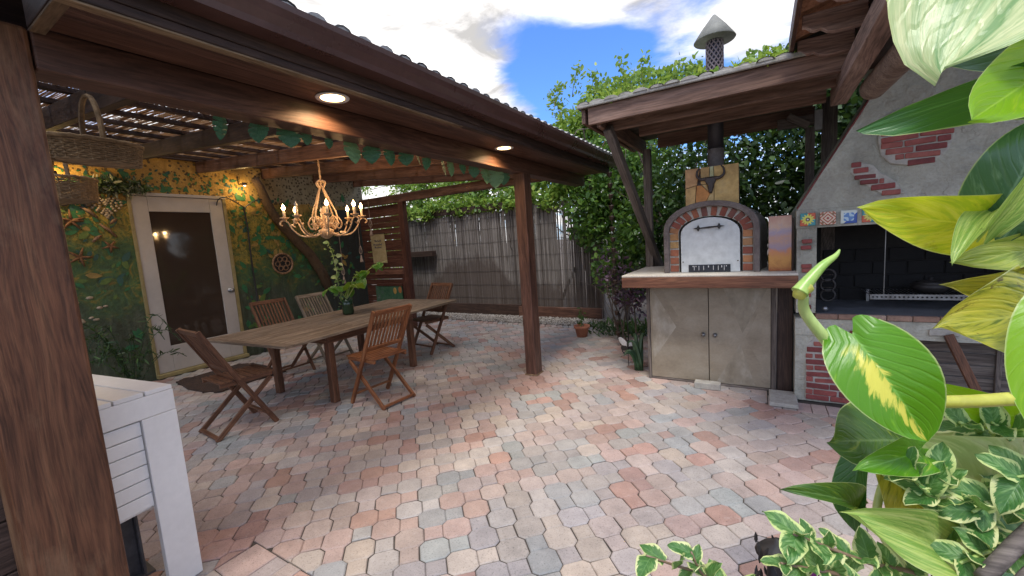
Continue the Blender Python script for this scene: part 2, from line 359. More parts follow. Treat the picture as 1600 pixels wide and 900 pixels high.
def pavcol(x=0, y=0):
    c = R_.choices([p[0] for p in PAL], [p[1] for p in PAL])[0]; c = tuple(a * .80 + b * .20 for a, b in zip(c, (.43, .41, .385))); c = (c[0] * .95, c[1] * .935, c[2] * .93); k = R_.uniform(.76, 1.02); k2 = R_.uniform(-.012, .012)
    return (c[0] * k + k2, c[1] * k, c[2] * k - k2)
PIT = .175; A2 = .0728; LEG = .0255; B2 = .0470; RT = math.sqrt(.5)
def octo():
    h, k = A2, A2 - LEG; j = lambda p: (p[0] + R_.uniform(-.0016, .0014), p[1] + R_.uniform(-.0016, .0014))
    return [j(p) for p in _o(h, k)]
def _o(h, k): return [(h, -k), (h, k), (k, h), (-k, h), (-h, k), (-h, -k), (-k, -h), (k, -h)]
I4 = Matrix.Identity(4)
def unit_mesh(sq):
    mb = MB().prism(octo(), Matrix.Rotation(math.pi / 4, 4, 'Z'), -.03, 0, .0065, .0055)
    if sq:
        c = PIT / math.sqrt(2); s = B2
        M = Matrix.Rotation(math.pi / 4, 4, 'Z')
        mb.prism([(A2 + .0018, -s + .001), (c + s, -s + .001), (c + s, s - .001), (A2 + .0018, s - .001)], M, -.03, -.0004, .0055, .005)
    return mb
UV_ = [(lambda a: (mesh_of('paver', a, PAV), a))(unit_mesh(True)) for _ in range(8)]; US_ = [(lambda a: (mesh_of('paver_single', a, PAV), a))(unit_mesh(False)) for _ in range(4)]
sqm = MB().prism([(-B2, -B2), (B2, -B2), (B2, B2), (-B2, B2)], Matrix.Rotation(math.pi / 4, 4, 'Z'), -.03, 0, .005, .004)
ME_S = mesh_of('small_paver', sqm, PAV)
def inpatio(x, y, e=.125): return -6.8 < x < 2.3 and y < 6.2 + e and y > (.985 - e if x > -2.3 + e else .1) and not (x > .04 + e and y > 3.83 + e) and not (x > -.98 and y > 4.30)
def clips(x, y):
    if x > -2.3 and x < -2.3 + .13 and y < .985: return [((-2.303, 0, 0), (1, 0, 0))]
    c = []; e = .16
    if y > 6.22 - e: c.append(((0, 6.215, 0), (0, 1, 0)))
    if x > -2.3 and y < .985 + e: c.append(((0, .988, 0), (0, -1, 0)))
    elif x > -2.3 - e and y < .985: c.append(((-2.303, 0, 0), (1, 0, 0)))
    if x > .04 and y > 3.83 - e and y <= 3.83 + e: c.append(((0, 3.827, 0), (0, 1, 0)))
    elif x > .04 - e and y > 3.83: c.append(((.037, 0, 0), (1, 0, 0)))
    return c
octs = {}; units = []
NX, NY = range(-40, 14), range(0, 37)
for i in NX:
    for j in NY:
        x = -.70 + i * PIT; x = x; y = .155 + j * PIT
        if inpatio(x, y): octs[(i, j)] = (x, y)
sqs = [(i, j) for i in range(-41, 14) for j in range(-1, 37)]; R_.shuffle(sqs); taken = {}
def own(i, j):
    # a square between four octagons; favour two directions as laid
    opts = [((i, j), 0), ((i + 1, j), 1), ((i + 1, j + 1), 2), ((i, j + 1), 3)]
    opts = [o for o in opts if o[0] in octs and o[0] not in taken]
    if not opts: return None
    pref = [o for o in opts if o[1] in ((0, 3) if noise.noise(Vector((i * .16, j * .16, 3.1))) > 0 else (0, 1))]
    return R_.choice(pref or opts)
for (i, j) in sqs:
    cx, cy = -.70 + (i + .5) * PIT, .155 + (j + .5) * PIT
    if not inpatio(cx, cy): continue
    o = own(i, j)
    if o: taken[o[0]] = o[1]
    else: units.append((cx, cy, 0, ME_S, sqm))
for k, (x, y) in octs.items():
    if k in taken: units.append((x, y, taken[k] * math.pi / 2, *R_.choice(UV_)))
    else: units.append((x, y, 0, *R_.choice(US_)))
# rectangular border courses
rectm = {}
def rect(w, l):
    if (w, l) not in rectm:
        mb = MB().prism([(-w / 2, -l / 2), (w / 2, -l / 2), (w / 2, l / 2), (-w / 2, l / 2)], I4, -.03, 0, .006, .004); rectm[(w, l)] = (mesh_of('border_paver', mb, PAV), mb)
    return rectm[(w, l)]
for r in range(4):
    for k in range(23):
        m = rect(.196, .196) if r % 2 == 0 and k < 3 else rect(.096, .196)
    xx = -2.3 if r == 0 else -2.3
    while xx < 1.5:
        wv = R_.choice([.2, .1, .1, .2]) if xx < -1.9 else .1
        m = rect(round(wv - .004, 3), .196); units.append((xx + wv / 2, .885 - .2 * r, 0, *m)); xx += wv
for k in range(22): m = rect(.096, .196); units.append((.09 + k * .1, 3.93, 0, *m))
for k in range(22): m = rect(.196, .096); units.append((.14 + k * .2, 4.08, 0, *m)) if k == 0 else None
for k in range(52): m = rect(.086, .17); units.append((-6.7 + k * .11, 6.31, R_.uniform(.45, .6), *m))
def vis(x, y):
    c = CR.transposed() @ (Vector((x, y, 0)) - CAM)
    if c.z < .3: return 0
    px, py = 800 + FPX * c.x / c.z, 450 + FPX * c.y / c.z
    if not (-20 < px < 1620 and py < 930): return 0
    if px < 200 and py > 560: return 0
    if px > 1430: return 0.001
    return 1 / c.z ** 3
units.sort(key=lambda u: -vis(u[0], u[1]))
hand = {}
far = MB(); fcol = []
for n, (x, y, rz, me, mb) in enumerate(units):
    c = pavcol(x, y); c0 = c
    M = Matrix.Translation((x, y, R_.uniform(-.0035, .001))) @ Matrix.Rotation(rz + R_.gauss(0, .012), 4, 'Z') @ Matrix.Rotation(R_.gauss(0, .010), 4, 'X') @ Matrix.Rotation(R_.gauss(0, .010), 4, 'Y')
    cl = clips(x, y) if me.name.startswith(('paver', 'small')) else []
    if cl:
        bm = bmesh.new(); bm.from_mesh(me); bm.transform(M)
        for co, no in cl:
            r_ = bmesh.ops.bisect_plane(bm, geom=bm.verts[:] + bm.edges[:] + bm.faces[:], plane_co=co, plane_no=no, clear_outer=True)
            bmesh.ops.holes_fill(bm, edges=[e for e in bm.edges if e.is_boundary])
        if not bm.faces: bm.free(); continue
        bm.verts.index_update(); mb = MB(); mb.v = [v.co.copy() for v in bm.verts]; mb.f = [tuple(v.index for v in f.verts) for f in bm.faces]; bm.free()
        if n < 300: Mi = M.inverted(); mb.v = [Mi @ v for v in mb.v]; me = mesh_of('cut_paver', mb, PAV)
        else: M = I4
    if n < 300: link('paver', me, M, patio, c)
    elif abs(x) < 8:
        o = len(far.v); far.v += [M @ v for v in mb.v]; far.f += [tuple(i + o for i in f) for f in mb.f]; fcol += [(*c, 1)] * len(mb.v)
fo = put('distant_pavers', far, PAVC, patio); kind(fo, 'stuff')
ca = fo.data.color_attributes.new('col', 'FLOAT_COLOR', 'POINT'); ca.data.foreach_set('color', np.array(fcol, dtype=np.float32).ravel())
# gravel strip
GRAV = greens('gravel_stone', [(0, (.10, .085, .07)), (.5, (.26, .23, .2)), (1, (.42, .39, .35))], rough=.9, tr=0)
gb = MB()
kind(put('gravel_bed', MB().box(-7.0, .9, 6.42, 7.02, -.045, -.006), soil), 'structure')
base8 = [(1, 0, 0), (0, 1, 0), (-1, 0, 0), (0, -1, 0), (0, 0, .8), (0, 0, -.8)]
f8 = [(0, 1, 4), (1, 2, 4), (2, 3, 4), (3, 0, 4), (1, 0, 5), (2, 1, 5), (3, 2, 5), (0, 3, 5)]
for k in range(9000):
    x = R_.uniform(-6.95, -.9); y = 6.38 + .6 * R_.random(); s = R_.uniform(.010, .022); a = R_.random() * 6
    ca_, sa = math.cos(a), math.sin(a); c = (x, y, R_.uniform(-.002, .012))
    gb.add([(c[0] + s * (p[0] * ca_ - p[1] * sa * .7), c[1] + s * (p[0] * sa + p[1] * ca_ * .7), c[2] + s * p[2]) for p in base8], f8)
o = put('gravel', gb, GRAV); tag(o, 'grey gravel strip between the pavers and the reed fence', 'gravel'); kind(o, 'stuff')
# loose bricks
tag(put('loose_brick', MB().box(-.55, -.33, 4.07, 4.16, .001, .062, Matrix.Translation((0, 0, 0))), MORT, bevel=.006), 'pale brick lying on the pavers against the cabinet doors', 'brick')
tag(put('paving_slab', MB().box(.05, .25, 3.86, 4.18, .001, .035), MORT, bevel=.006), 'flat pale slab on the pavers at the foot of the grill', 'slab')

# ------------------------------------------------------------------ left building wall with the mural
t = MT('mural_paint', .6, spec=.4); P = t.coord(src='World'); sp = t.n('SeparateXYZ', P); Z = sp.outputs[2]; Y = sp.outputs[1]
nz = t.noise(P, 1.6, 9, .72, .5); n3 = t.noise(P, 5.5, 6, .7, 1.2); n4 = t.noise(P, 13, 4, .6, 2.0)
h = t.math('MULTIPLY_ADD', nz, 1.5, t.math('SUBTRACT', Z, .75))       # warped height
vert = t.noise(t.n('VectorMath', P, (1, 7, .9), operation='MULTIPLY').outputs[0], 2.2, 5, .7)
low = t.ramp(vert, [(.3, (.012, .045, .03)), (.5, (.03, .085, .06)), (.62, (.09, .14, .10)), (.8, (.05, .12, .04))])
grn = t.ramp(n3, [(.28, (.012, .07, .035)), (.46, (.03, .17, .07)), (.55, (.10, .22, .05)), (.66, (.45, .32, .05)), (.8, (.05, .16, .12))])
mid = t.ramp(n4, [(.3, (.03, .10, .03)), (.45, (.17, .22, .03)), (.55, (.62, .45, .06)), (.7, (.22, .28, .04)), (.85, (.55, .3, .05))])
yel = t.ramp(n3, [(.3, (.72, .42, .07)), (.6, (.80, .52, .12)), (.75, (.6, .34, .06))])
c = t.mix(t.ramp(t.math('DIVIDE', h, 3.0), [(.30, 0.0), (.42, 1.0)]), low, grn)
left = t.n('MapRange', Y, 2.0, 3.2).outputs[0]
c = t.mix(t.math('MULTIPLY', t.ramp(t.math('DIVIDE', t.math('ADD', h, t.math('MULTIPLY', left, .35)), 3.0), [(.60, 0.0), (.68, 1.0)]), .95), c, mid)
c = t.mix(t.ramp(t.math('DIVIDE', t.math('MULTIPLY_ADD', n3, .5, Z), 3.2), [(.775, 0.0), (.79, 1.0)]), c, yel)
cream = t.mix(t.n('MapRange', Y, 3.4, 4.3).outputs[0], yel, (.62, .56, .40))
c = t.mix(t.math('GREATER_THAN', t.math('MULTIPLY_ADD', nz, .25, Z), 2.50), c, cream)
d = t.n('TexVoronoi', P, Scale=21.0, Randomness=.8); dots = t.math('LESS_THAN', d.outputs['Distance'], .36)
dm = t.math('MULTIPLY', dots, t.math('GREATER_THAN', t.math('MULTIPLY_ADD', nz, .25, Z), 2.47))
c = t.mix(t.math('MULTIPLY', dm, .85), c, (.05, .035, .02))
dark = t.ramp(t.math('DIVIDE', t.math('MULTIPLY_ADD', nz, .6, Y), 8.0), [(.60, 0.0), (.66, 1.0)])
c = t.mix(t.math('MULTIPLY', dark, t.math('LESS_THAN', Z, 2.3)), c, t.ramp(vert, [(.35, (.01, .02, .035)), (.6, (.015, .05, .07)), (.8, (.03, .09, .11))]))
lowd = t.n('MapRange', Z, .9, 1.9); c = t.mix(.75, c, t.ramp(t.noise(t.n('VectorMath', P, (1, 2.2, 2.2), operation='MULTIPLY').outputs[0], 3.1, 8, .75, 1.0), [(.3, .38), (.62, 1.1)]), 'MULTIPLY'); c = t.mix(.25, c, (.20, .16, .08)); t.bump(t.math('ADD', n3, t.noise(P, 26, 5, .7)), .7, .02); MURAL = t.m
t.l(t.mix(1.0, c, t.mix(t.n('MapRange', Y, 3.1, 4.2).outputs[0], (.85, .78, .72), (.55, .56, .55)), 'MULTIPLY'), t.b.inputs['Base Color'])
wall = thing('mural_wall', 'yellow and green painted garden mural wall behind the dining table', 'wall', (-6.95, 2.5, 0))
mw = MB()
DY0, DY1, DZ = 2.06, 3.19, 2.40
mw.box(-7.07, -6.87, -1.2, DY0, -.04, 3.0).box(-7.07, -6.87, DY1, 5.72, -.04, 3.0).box(-7.07, -6.87, DY0, DY1, DZ, 3.0)
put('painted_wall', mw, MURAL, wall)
# painted-on leaves, blooms and scrolls, a thick coat of paint each
def flatleaf(mb, y, z, s, a, x=-6.868, asp=.45):
    pts = [(0, 0), (.3, asp / 2), (.65, asp * .42), (1, 0), (.65, -asp * .42), (.3, -asp / 2)]
    vs = [(x, y + s * (p * math.cos(a) - q * math.sin(a)), z + s * (p * math.sin(a) + q * math.cos(a))) for p, q in pts]
    vs += [(x + .004, v[1], v[2]) for v in vs]
    mb.add(vs, [(0, 1, 2, 3, 4, 5), (6, 7, 8, 9, 10, 11)] + [(i, (i + 1) % 6, 6 + (i + 1) % 6, 6 + i) for i in range(6)])
def indoor(y, z): return DY0 - .06 < y < DY1 + .06 and z < DZ + .06
pl = {k: MB() for k in 'abcd'}
for k in range(1250):
    y = R_.uniform(1.0, 5.4); z = R_.uniform(.4, 2.72)
    if noise.noise(Vector((y * 1.7, z * 1.7, 9))) < -.08: continue
    if indoor(y, z) or indoor(y, z + .08): continue
    q = 'a' if R_.random() < .45 else R_.choice('bcd')
    if z < 1.3 and q in 'cd' and R_.random() < .85: continue
    if z > 2.45 and q in 'bc': q = 'a'
    if z > 2.45 and y > 3.3: continue
    if y > 4.4 and R_.random() < .6: continue
    flatleaf(pl[q], y, z, R_.uniform(.03, .17), R_.uniform(0, 6.28), x=-6.868 + k * 2e-6)
for k in range(420):
    y = R_.uniform(.9, 3.5); z = R_.uniform(2.0, 2.74)
    if indoor(y, z) or indoor(y, z + .05): continue
    flatleaf(pl[R_.choice('aabd')], y, z, R_.uniform(.03, .10), R_.uniform(0, 6.28), x=-6.8655 + k * 2e-6)
for q, c1, c2, nm in (('a', (.015, .10, .045), (.05, .22, .07), 'painted_green_leaves'), ('b', (.06, .13, .025), (.15, .22, .045), 'painted_olive_leaves'), ('c', (.26, .17, .04), (.42, .28, .08), 'painted_gold_leaves'), ('d', (.015, .07, .055), (.04, .13, .10), 'painted_teal_leaves')):
    kind(put(nm, pl[q], simple('paint_' + q, c1, c2, 12, .55, .2, .002), wall), 'stuff')
# baseboard + house body behind
kind(put('house_body', MB().box(-11, -7.08, -3, 5.7, -.04, 2.9), STUCCO), 'structure')
# door
door = thing('glass_door', 'white framed full glass door in the mural wall', 'door', (-6.87, 2.63, 0))
YEL = simple('yellow_trim_paint', (.26, .20, .075), (.40, .32, .14), 5, .5, .1, .001)
for nm, a in (('jamb', (DY0, DY0 + .035, .0, DZ)), ('jamb', (DY1 - .045, DY1, .0, DZ))): bbeam(nm, -6.90, -6.84, a[0], a[1], a[2], a[3], YEL, door)
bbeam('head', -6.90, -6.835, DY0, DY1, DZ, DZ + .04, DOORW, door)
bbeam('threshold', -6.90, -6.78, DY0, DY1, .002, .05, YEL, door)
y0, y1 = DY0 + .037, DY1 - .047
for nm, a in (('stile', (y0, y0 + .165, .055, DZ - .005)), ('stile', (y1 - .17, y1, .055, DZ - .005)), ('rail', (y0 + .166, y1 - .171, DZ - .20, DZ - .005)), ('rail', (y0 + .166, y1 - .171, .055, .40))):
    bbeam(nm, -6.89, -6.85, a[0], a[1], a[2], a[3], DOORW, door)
GL = MT('dark_door_glass', .06, spec=.6).base((.05, .035, .025)).m
pane = bbeam('glass_pane', -6.885, -6.868, y0 + .167, y1 - .172, .401, DZ - .201, GL, door, bevel=0)
BL = simple('brown_blind', (.10, .07, .045), (.14, .10, .065), 6, .6)
hb = MB()
for k in range(3): hb.box(-6.866, -6.8655, y0 + .2, y1 - .2, .6 + k * .08, .63 + k * .08)
lathe_x = Matrix.Rotation(math.pi / 2, 4, 'Y')
kb = MB().lathe([(.035, 0), (.035, .008), (.012, .012), (.012, .045), (.03, .05), (.034, .065), (.02, .08), (.0, .082)], (-6.85, y1 - .06, 1.05), 16, lathe_x)
put('door_knob', kb, STEEL, door, smooth=True)
# other walls and boards at the left edge
side = thing('board_wall', 'brown board wall behind the big post at the left edge', 'wall', (-2.4, -.4, 0))
SID = wood('mauve_brown_siding', (.05, .028, .02), (.10, .06, .045), (.15, .095, .075), rough=.6)
for k in range(7): bbeam('siding_board', -2.42, -2.39 + .002 * (k % 2), -1.2, .30, .002 + k * .2, .196 + k * .2, SID, side)
# ------------------------------------------------------------------ pergola
perg = thing('pergola', 'dark stained timber pergola with tiled eave and reed ceiling over the table', 'pergola', (-2.2, 3, 0))
o = bbeam('post', -2.355, -2.13, .215, .458, .0, 2.33, W_POST, perg, bevel=.012); o['label'] = 'thick knotty post close to the camera'
o = bbeam('post', -2.265, -2.135, 3.88, 4.03, .0, 2.33, W_RED, perg, bevel=.008); o['label'] = 'slimmer reddish post with a pale worn foot'
bbeam('post_foot', -2.275, -2.125, 3.87, 4.04, -.008, .012, W_BARE, perg)
bbeam('post', -2.26, -2.14, 5.46, 5.58, .0, 2.20, W_DARK, perg) if False else None
bbeam('beam', -2.27, -2.13, -.9, .21, 2.2, 2.36, W_RED, perg)
bbeam('beam', -2.27, -2.128, .462, 5.62, 2.195, 2.335, W_RED, perg, bevel=.006)
for x0_, x1_ in ((-2.127, -1.9775), (-1.9765, -1.8235)): bbeam('soffit_board', x0_, x1_, .50, 5.62, 2.336, 2.352, W_RED, perg, bevel=.0008)
bbeam('end_trim', -2.124, -1.80, .455, .498, 2.322, 2.42, W_DARK, perg); bbeam('worn_edge', -2.12, -1.80, .457, .496, 2.312, 2.3215, W_BARE, perg, bevel=.002)
bbeam('eave_trim', -1.822, -1.775, .455, 5.62, 2.314, 2.346, W_DARK, perg, bevel=.004); bbeam('worn_edge', -1.821, -1.779, .457, 2.4, 2.306, 2.3135, W_BARE, perg, bevel=.002)
bbeam('fascia', -1.806, -1.772, -.9, 5.63, 2.347, 2.52, W_DARK, perg)
bbeam('ledger', -2.40, -2.275, -.9, 5.62, 2.345, 2.50, W_DARK, perg)
# gutter, moulded section
gp = [(-1.768, 2.395), (-1.675, 2.395), (-1.668, 2.42), (-1.645, 2.45), (-1.632, 2.478), (-1.628, 2.502), (-1.640, 2.503), (-1.646, 2.48), (-1.66, 2.455), (-1.685, 2.41), (-1.760, 2.41), (-1.760, 2.50), (-1.768, 2.50)]
gm = MB(); n = len(gp)
for y in (-.9, 5.66): gm.v += [Vector((a, y, b)) for a, b in gp]
gm.f = [(i, (i + 1) % n, n + (i + 1) % n, n + i) for i in range(n)]
gm.add([(-1.768, 5.66, 2.395), (-1.668, 5.66, 2.395), (-1.628, 5.66, 2.502), (-1.768, 5.66, 2.502), (-1.768, 5.665, 2.395), (-1.668, 5.665, 2.395), (-1.628, 5.665, 2.502), (-1.768, 5.665, 2.502)], [(0, 1, 2, 3), (7, 6, 5, 4), (0, 4, 5, 1), (1, 5, 6, 2), (2, 6, 7, 3), (3, 7, 4, 0)])
GUTM = simple('glossy_brown_gutter', (.07, .032, .026), (.11, .055, .045), 3, .3, .05, .001, fine=30, spec=.6)
put('gutter', gm, GUTM, perg)
# tiles
def barrel(r, l, n=7, th=.012):
    mb = MB()
    for s, e in ((0, l),):
        for rr in (r, r - th):
            for x in (s, e):
                for k in range(n): a = math.pi * k / (n - 1); mb.v.append(Vector((x, -rr * math.cos(a), rr * math.sin(a) * .8)))
    for k in range(n - 1):
        mb.f += [(k, k + 1, n + k + 1, n + k), (2 * n + k + 1, 2 * n + k, 3 * n + k, 3 * n + k + 1), (k + 1, k, 2 * n + k, 2 * n + k + 1), (n + k, n + k + 1, 3 * n + k + 1, 3 * n + k)]
    mb.f += [(0, n, 3 * n, 2 * n), (n - 1, 3 * n - 1, 4 * n - 1, 2 * n - 1)]
    mb.f.append(tuple(range(n)))                       # mortar plug in the open end
    return mb
bt = mesh_of('roof_tile', barrel(.062, .42), TILEW)
bf = [p[:] for p in [[0]]]
slope = math.atan(.30)
for row in range(2):
    for k in range(42):
        y = .2 + k * .132
        M = Matrix.Translation((-1.685 - row * .38 + R_.uniform(-.006, .006), y, 2.500 + row * .125)) @ Matrix.Rotation(math.pi, 4, 'Z') @ Matrix.Rotation(-slope, 4, 'Y') @ Matrix.Rotation(R_.gauss(0, .02), 4, 'Z')
        link('roof_tile', bt, M, perg)
deck = MB().box(-.78, 0, .1, 5.66, 0, .012, Matrix.Translation((-1.70, 0, 2.505)) @ Matrix.Rotation(slope, 4, 'Y'))
put('roof_deck', deck, W_DARK, perg)
# rafters, sloping up to the mural wall
RY = (.0, 1.0, 1.95, 2.9, 3.8, 4.7, 5.55)
for y in RY: beam('rafter', (-6.86, y, 2.83), (-2.28, y, 2.43), .055, .15, W_DARK if y < 2 else W_RED, perg)
bbeam('wall_plate', -6.865, -6.81, -.6, 5.62, 2.905, 2.99, W_DARK, perg)
BAT = [-6.6, -6.15, -5.7, -5.25, -4.8, -4.35, -3.9, -3.45, -3.0, -2.6]
def rz_(x): return 2.83 + (x + 6.86) * (-.40 / 4.58)
for x in BAT: beam('batten', (x, -.6, rz_(x) + .10), (x, 5.62, rz_(x) + .10), .05, .035, W_DARK, perg)
rm = MB(); y = -.6
while y < 5.62:
    r = R_.uniform(.003, .0065); xs = -6.8; 
    while xs < -2.45:
        xe = min(xs + R_.uniform(.8, 2.6), -2.42); a = R_.gauss(0, .012)
        rm.tube([(xs, y + R_.gauss(0, .004), rz_(xs) + .128), ((xs + xe) / 2, y + R_.gauss(0, .006), rz_((xs + xe) / 2) + .126), (xe, y + a, rz_(xe) + .128)], r, 4, cap=False); xs = xe + (.0 if R_.random() < .8 else .08)
    y += R_.choice([.0092, .0098, .0106, .0135]) if y < 3.2 else .0100
for k in range(120):
    x = R_.uniform(-6.5, -2.6); y = R_.uniform(.2, 5); rm.tube([(x, y, rz_(x) + .14), (x + R_.uniform(.3, .9), y + R_.uniform(-.1, .1), rz_(x) + .12)], .004, 4, cap=False)
kind(put('reed_mat', rm, RREED, perg), 'stuff')
wm = MB()
for x in np.arange(-6.7, -2.5, .16): wm.tube([(x, -.6, rz_(x) + .137), (x, 5.6, rz_(x) + .137)], .0014, 4)
kind(put('mat_wire', wm, W_DARK, perg), 'stuff')
# back beam above the slat screen
bbeam('beam', -6.8, -2.28, 5.56, 5.65, 2.345, 2.49, W_RED, perg)
# downlights
GLOW = emis('downlight_glow', (1, .66, .27), 5)
for k, (y, lab) in enumerate(((1.53, 'near round recessed downlight glowing warm in the pergola soffit'), (3.28, 'far round recessed downlight glowing in the soffit above the slim post'))):
    t_ = thing('downlight', lab, 'light', (-1.99, y, 2.33), 0, 'recessed downlights')
    put('trim_ring', MB().lathe([(.062, -.004), (.085, -.006), (.087, -.001), (.062, .001), (.062, -.004)], (-1.99, y, 2.334), 28), WHITE, t_, smooth=True)
    put('lens', MB().lathe([(.0, -.003), (.0625, -.002)], (-1.99, y, 2.333), 28), GLOW, t_)
    ld = bpy.data.lights.new('downlight_lamp', 'AREA'); ld.shape = 'DISK'; ld.size = .11; ld.energy = 3; ld.color = (1, .68, .36); ld.spread = 2.6
    lo = bpy.data.objects.new('downlight_lamp', ld); COL.objects.link(lo); lo.parent = t_; lo.matrix_basis = Matrix.Translation((0, 0, -.012))
# rain chain
rc = thing('rain_chain', 'dark cup rain chain hanging from the far end of the gutter', 'rain chain', (-1.67, 5.3, 0))
cup = mesh_of('cup', MB().lathe([(.010, 0), (.026, .012), (.032, .05), (.036, .062), (.031, .06), (.024, .014), (0, .008)], (0, 0, 0), 12), RUST, True)
ringm = mesh_of('chain_ring', MB().tube([(.017 * math.cos(a), 0, .026 * math.sin(a)) for a in np.linspace(0, 2 * math.pi, 13)[:-1]], .003, 5, closed=True), RUST, True)
for k in range(16):
    z = 2.28 - k * .138
    link('cup', cup, Matrix.Translation((-1.67 + .002 * k, 5.3, z - .06)), rc); link('chain_ring', ringm, Matrix.Translation((-1.67 + .002 * k, 5.3, z - .092)) @ Matrix.Rotation(k * 1.2, 4, 'Z'), rc)
# artificial monstera garland along the inner edge of the beam
GARL = []
for nm, c1, c2 in (('garland_leaf', (.03, .12, .07), (.11, .27, .15)), ('garland_leaf_pale', (.10, .25, .13), (.24, .42, .22))):
    t = MT(nm, .5); c = t.ramp(t.noise(t.coord(), 30, 4), [(.3, c1), (.7, c2)]); t.base(c); t.translucent(c, .3); GARL.append(t.m)
gar = thing('leaf_garland', 'string of green artificial monstera leaves hung along the pergola beam', 'garland', (-2.3, 2.5, 2.2))
def monstera(s):
    out = []
    prof = [(0, 0), (-.08, .22), (.0, .42), (.2, .52), (.22, .2), (.27, .52), (.45, .55), (.44, .22), (.5, .50), (.68, .42), (.64, .18), (.72, .36), (.88, .2), (1, 0)]
    pts = prof + [(u, -v) for u, v in reversed(prof[1:-1])]
    mb = MB(); n = len(prof)
    rib = [(i / (n - 1), 0, .04 * math.sin(3 * i / (n - 1))) for i in range(n)]
    top = [(u, v, .10 * math.sin(2.6 * max(u, 0)) - .22 * abs(v)) for u, v in prof]; bot = [(u, -v, .10 * math.sin(2.6 * max(u, 0)) - .22 * abs(v)) for u, v in prof]
    mb.v = [Vector(p) * s for p in rib + top + bot]
    for i in range(n - 1): mb.f += [(i, i + 1, n + i + 1, n + i), (i + 1, i, 2 * n + i, 2 * n + i + 1)]
    return mb
MON = [mesh_of('leaf', monstera(1), g_) for g_ in GARL]
gx = [(345, .115), (398, .11), (447, .12), (480, .07), (512, .07), (550, .14), (578, .12), (608, .12), (630, .11), (650, .10), (668, .12), (690, .13), (705, .13), (722, .10), (740, .11), (757, .16), (772, .17), (787, .14), (806, .10)]
for k, (px, s) in enumerate(gx):
    y = (lambda r: r.y / r.x * -2.29)(ray(px, 160 + (px - 345) * .2)); s *= 1.0
    M = Matrix.Translation((-2.29 + R_.uniform(-.015, .01), y, 2.215 + R_.uniform(-.012, .012))) @ Matrix.Rotation(R_.uniform(-.9, .9), 4, 'Z') @ Matrix.Rotation(math.pi / 2 + R_.uniform(-.3, .35), 4, 'Y') @ Matrix.Rotation(R_.uniform(-.5, .5), 4, 'X') @ Matrix.Diagonal((s, s, s, 1))
    link('leaf', MON[1 if k in (5, 15, 16, 12) else 0], M, gar)
put('cord', MB().tube([(-2.285, 1.0 + .1 * i, 2.225 - .012 * math.sin(i * 1.3) ** 2) for i in range(30)], .0035, 5), LEAF_D, gar)
# slat screen at the far end of the mural wall
scr = thing('slat_screen', 'brown horizontal slat screen at the far end of the mural wall', 'screen', (-6.3, 5.6, 0))
W_SCR = wood('screen_slats', (.05, .018, .012), (.12, .045, .028), (.19, .08, .05), rough=.6)
for k in range(22):
    z = .06 + k * .1085
    beam('slat', (-6.85, 5.60 + R_.gauss(0, .002), z + .05 + R_.gauss(0, .003)), (-5.74, 5.60 + R_.gauss(0, .002), z + .05 + R_.gauss(0, .004)), .02, .104 + R_.uniform(-.004, .003), W_SCR, scr)
bbeam('post', -5.735, -5.62, 5.55, 5.66, 0, 2.345, W_SCR, scr); bbeam('rail', -6.5, -5.74, 5.53, 5.588, 1.02, 1.10, W_CEDAR, scr)
bbeam('post', -5.80, -5.745, 5.55, 5.588, 0.0, 1.0, W_SCR, scr)
bbeam('rail', -6.5, -5.81, 5.53, 5.588, .80, .84, W_SCR, scr)
# stencilled panel low on the screen
fp = thing('painted_panel', 'small painted garden panel under the rail of the slat screen', 'panel', (-6.1, 5.5, .5))
t = MT('panel_paint', .6); P_ = t.coord(src='World', stretch=(1, 1, 1)); a = t.noise(P_, 8, 5, .7, 1.0)
t.base(t.ramp(a, [(.35, (.02, .07, .04)), (.5, (.05, .13, .06)), (.6, (.07, .10, .09)), (.75, (.25, .3, .2))])); PNL = t.m
put('board', MB().box(-6.55, -5.83, 5.545, 5.565, .3, .79), PNL, fp)
for x, z, c in ((-6.02, .70, (.62, .38, .1)), (-5.88, .72, (.55, .2, .06))): put('painted_fruit', MB().ball((x, 5.545, z), .045, .006, .065, 12), simple('fruit', c, tuple(i * .7 for i in c)), fp, smooth=True)
ban = thing('wall_banner', 'pale tan vertical banner with dark lettering on the slat screen', 'banner', (-6.38, 5.57, 1.2))
BANM = simple('banner_cloth', (.33, .24, .11), (.48, .38, .2), 9, .9, .3, .002)
bm_ = MB().grid(lambda u, v: (-6.58 + .39 * u + .02 * v, 5.572 - .01 * math.sin(u * 3.1), 1.80 - .56 * v), 6, 8); bm_.v += [v + Vector((0, .006, 0)) for v in bm_.v]
put('cloth', bm_, BANM, ban)
INK = simple('banner_ink', (.05, .05, .08), (.08, .08, .12))
wr = MB()
for r, (wd, zz) in enumerate(((.16, 1.66), (.24, 1.59), (.18, 1.53))):
    x = -6.42 - wd / 2 + .04
    while x < -6.42 + wd / 2 + .04:
        l_ = R_.uniform(.012, .03); wr.tube([(x, 5.560, zz), (x + l_ * .4, 5.560, zz + R_.uniform(.015, .04)), (x + l_, 5.560, zz + R_.uniform(-.01, .01))], .004, 4); x += l_ + .006
put('lettering', wr, INK, ban); bbeam('hanging_rod', -6.60, -6.17, 5.56, 5.578, 1.80, 1.818, W_DARK, ban)
